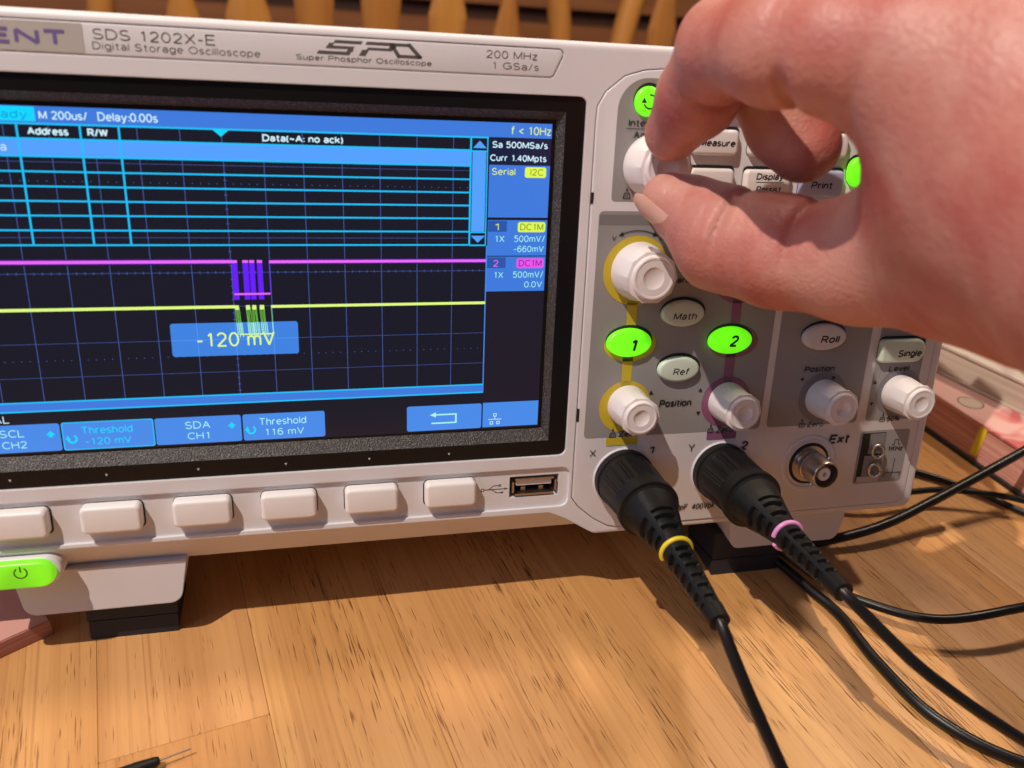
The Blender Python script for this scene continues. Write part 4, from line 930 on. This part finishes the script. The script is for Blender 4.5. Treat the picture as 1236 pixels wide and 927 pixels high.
def build_hand():
    allp = np.array([q for L in H_.values() for q in L]); lo = (allp[:, :3] - allp[:, 3:]).min(0) - 4; hi = (allp[:, :3] + allp[:, 3:]).max(0) + 4
    h = 0.75; dims = np.ceil((hi - lo) / h).astype(int)
    G = np.meshgrid(*[lo[i] + h * np.arange(dims[i]) for i in range(3)], indexing='ij'); Pn = [g_.astype(np.float32) for g_ in G]
    def cone(a, b):
        ba = np.array(b[:3]) - np.array(a[:3]); L2 = float(ba @ ba)
        t = ((Pn[0] - a[0]) * ba[0] + (Pn[1] - a[1]) * ba[1] + (Pn[2] - a[2]) * ba[2]) / L2; np.clip(t, 0, 1, out=t)
        return np.sqrt((Pn[0] - a[0] - t * ba[0]) ** 2 + (Pn[1] - a[1] - t * ba[1]) ** 2 + (Pn[2] - a[2] - t * ba[2]) ** 2) - (a[3] + t * (b[3] - a[3]))
    def smin(a, b, k):
        q = np.maximum(k - np.abs(a - b), 0) / k; return np.minimum(a, b) - q * q * k * .25
    def chain(L, k):
        d = None
        for a, b in zip(L[:-1], L[1:]):
            c = cone(a, b); d = c if d is None else smin(d, c, k)
        return d
    def crease(d, j, axis, side, A, w, reach, q0=1.0):
        axis = axis / np.linalg.norm(axis); side = side / np.linalg.norm(side)
        x, y, z = Pn[0] - j[0], Pn[1] - j[1], Pn[2] - j[2]
        s = x * axis[0] + y * axis[1] + z * axis[2]; q = x * side[0] + y * side[1] + z * side[2]; r2 = x * x + y * y + z * z
        return d + A * np.exp(-(s / w) ** 2) / (1 + np.exp(-(q - q0) / 1.6)) * (r2 < reach * reach)
    v = lambda k, i: np.array(H_[k][i][:3])
    idx = chain(H_['index'], 3.0)
    up = np.array([0, 1.0, 0]); toward = np.array([0, 0, 1.0])
    j = .45 * v('index', 1) + .55 * v('index', 2); idx = crease(idx, j, v('index', 2) - v('index', 1) + .6 * (v('index', 3) - v('index', 2)), np.array([.7, -.6, .35]), 2.2, 1.2, 17)
    j = .40 * v('index', 3) + .60 * v('index', 4); idx = crease(idx, j, v('index', 4) - v('index', 3), np.array([-.1, -1, -.25]), 2.6, 1.3, 19, 6.0)
    j = .35 * v('index', 4) + .65 * v('index', 5); idx = crease(idx, j, v('index', 5) - v('index', 4), np.array([0, -1, .0]), 1.0, 1.3, 19, 4.0)
    th = chain(H_['thumb'], 4.0)
    j = .35 * v('thumb', 2) + .65 * v('thumb', 3); th = crease(th, .75 * v('thumb', 2) + .25 * v('thumb', 3), v('thumb', 3) - v('thumb', 2), np.array([.1, 1, .3]), 1.5, 1.3, 18)
    th = crease(th, .62 * v('thumb', 3) + .38 * v('thumb', 4), v('thumb', 4) - v('thumb', 3), np.array([.0, 1, .15]), 1.2, 1.3, 18)
    for f_, A in ((-.12, .4), (-.02, .55), (.10, .45), (.2, .5), (.36, .35), (.5, .4), (.66, .3)):
        jj = (1 - f_) * v('thumb', 2) + f_ * v('thumb', 3); th = crease(th, jj, v('thumb', 3) - v('thumb', 2), np.array([-.2, -.5, 1]), A, .6, 18)
    for f_, A in ((.05, .4), (.2, .35), (.8, .4), (.92, .35)):
        jj = (1 - f_) * v('index', 1) + f_ * v('index', 2); idx = crease(idx, jj, v('index', 2) - v('index', 1), np.array([.3, -.2, 1]), A, .6, 17)
    for f_, A in ((.3, .45), (.52, .5), (.7, .4)):
        jj = (1 - f_) * v('index', 3) + f_ * v('index', 4); idx = crease(idx, jj, v('index', 4) - v('index', 3), np.array([0, -.35, 1]), A, .65, 19)
    mid = chain(H_['middle'], 3.0); rg = chain(H_['ring'], 3.0); lt = chain(H_['little'], 3.0)
    pal = smin(smin(chain(H_['palm'], 10), chain(H_['back'], 10), 14), chain(H_['web'], 8), 12)
    d = smin(smin(idx, pal, 9), th, 1.0); d = np.minimum(d, smin(th, pal, 18))
    for q in (mid, rg, lt): d = smin(d, q, 1.0)
    s = d < 0; nx, ny, nz = d.shape
    cnt = np.zeros((nx - 1, ny - 1, nz - 1), np.int8)
    for a in (0, 1):
        for b in (0, 1):
            for c in (0, 1): cnt += s[a:nx - 1 + a, b:ny - 1 + b, c:nz - 1 + c]
    act = (cnt > 0) & (cnt < 8); ids = np.full(act.shape, -1, np.int64); I = np.argwhere(act); ids[act] = np.arange(len(I))
    acc = np.zeros((len(I), 3)); num = np.zeros(len(I))
    offs = [(a, b, c) for a in (0, 1) for b in (0, 1) for c in (0, 1)]
    for o0 in offs:
        for ax_ in range(3):
            if o0[ax_]: continue
            o1 = list(o0); o1[ax_] = 1
            d0 = d[I[:, 0] + o0[0], I[:, 1] + o0[1], I[:, 2] + o0[2]]; d1 = d[I[:, 0] + o1[0], I[:, 1] + o1[1], I[:, 2] + o1[2]]
            ok = (d0 < 0) != (d1 < 0); t = np.where(ok, d0 / np.where(ok, d0 - d1, 1), 0)
            pt_ = np.tile(np.array(o0, float), (len(I), 1)); pt_[:, ax_] = t
            acc[ok] += pt_[ok]; num[ok] += 1
    Vx = lo + h * (I + acc / num[:, None])
    Fq = []
    for ax_ in range(3):
        sl0 = [slice(None)] * 3; sl1 = [slice(None)] * 3; sl0[ax_] = slice(0, -1); sl1[ax_] = slice(1, None)
        ch = s[tuple(sl0)] != s[tuple(sl1)]; E = np.argwhere(ch); b, c = [(1, 2), (2, 0), (0, 1)][ax_]
        lim = np.array(act.shape); E = E[(E[:, b] > 0) & (E[:, c] > 0) & (E[:, b] < lim[b]) & (E[:, c] < lim[c])]
        def cell(db, dc):
            q = E.copy(); q[:, b] -= db; q[:, c] -= dc; return ids[q[:, 0], q[:, 1], q[:, 2]]
        qd = np.stack([cell(1, 1), cell(0, 1), cell(0, 0), cell(1, 0)], 1)
        ins = s[E[:, 0], E[:, 1], E[:, 2]]; qd = np.where(ins[:, None], qd, qd[:, ::-1]); Fq.append(qd)
    Fq = np.vstack(Fq); Fq = Fq[(Fq >= 0).all(1)]
    for _ in range(2):                                   # relax the net
        sm = np.zeros_like(Vx); k = np.zeros(len(Vx))
        for e in range(4):
            a, b = Fq[:, e], Fq[:, (e + 1) % 4]
            np.add.at(sm, a, Vx[b]); np.add.at(k, a, 1); np.add.at(sm, b, Vx[a]); np.add.at(k, b, 1)
        Vx = .5 * Vx + .5 * sm / k[:, None]
    return Vx, Fq
Vx, Fq = build_hand()
hb = Wd([H_['back'][-1][:3]])[0]
me = bpy.data.meshes.new("hand"); me.from_pydata((Wd(Vx) - hb).tolist(), [], Fq.tolist()); me.update(); me.materials.append(M['skin']); sharp(me, 180)
hand = bpy.data.objects.new("hand", me); COL.objects.link(hand); hand.location = hb
tag(hand, "bare right hand turning the upper knob between thumb and forefinger", "hand")
# thumb nail
tp_, ti_ = np.array(H_['thumb'][0][:3]), np.array(H_['thumb'][2][:3]); ax_ = (tp_ - ti_) / np.linalg.norm(tp_ - ti_)
nn = np.array([-.45, -.72, .35]); nn -= ax_ * (nn @ ax_); nn /= np.linalg.norm(nn); lt_ = np.cross(ax_, nn)
V = []; F = []; nu, nw = 12, 11
for lay in (0, 1):
    for i in range(nu):
        u = -6.5 + 13.2 * i / (nu - 1)
        for k in range(nw):
            w = (k / (nw - 1) - .5) * 2; hw = 4.7 * (1 - .35 * max(0, (u - 3.5) / 3.2) ** 2); R_ = 7.0 + max(0, -u) * .16
            a = w * hw / 6.2; c_ = tp_ + ax_ * u
            drop = .035 * max(0, u) ** 2
            V.append(c_ + nn * ((R_ + .25 - .5 * lay - drop) * math.cos(a)) + lt_ * ((R_ + .25 - .5 * lay - drop) * math.sin(a)))
g_ = lambda l, i, k: l * nu * nw + i * nw + k
for i in range(nu - 1):
    for k in range(nw - 1):
        F.append((g_(0, i, k), g_(0, i, k + 1), g_(0, i + 1, k + 1), g_(0, i + 1, k))); F.append((g_(1, i, k), g_(1, i + 1, k), g_(1, i + 1, k + 1), g_(1, i, k + 1)))
for i in range(nu - 1):
    for k in (0, nw - 1): F.append((g_(0, i, k), g_(0, i + 1, k), g_(1, i + 1, k), g_(1, i, k)))
for k in range(nw - 1):
    for i in (0, nu - 1): F.append((g_(0, i, k), g_(1, i, k), g_(1, i, k + 1), g_(0, i, k + 1)))
obj("fingernail", Wd(V) - hb, F, M['nail'], hand, 60)
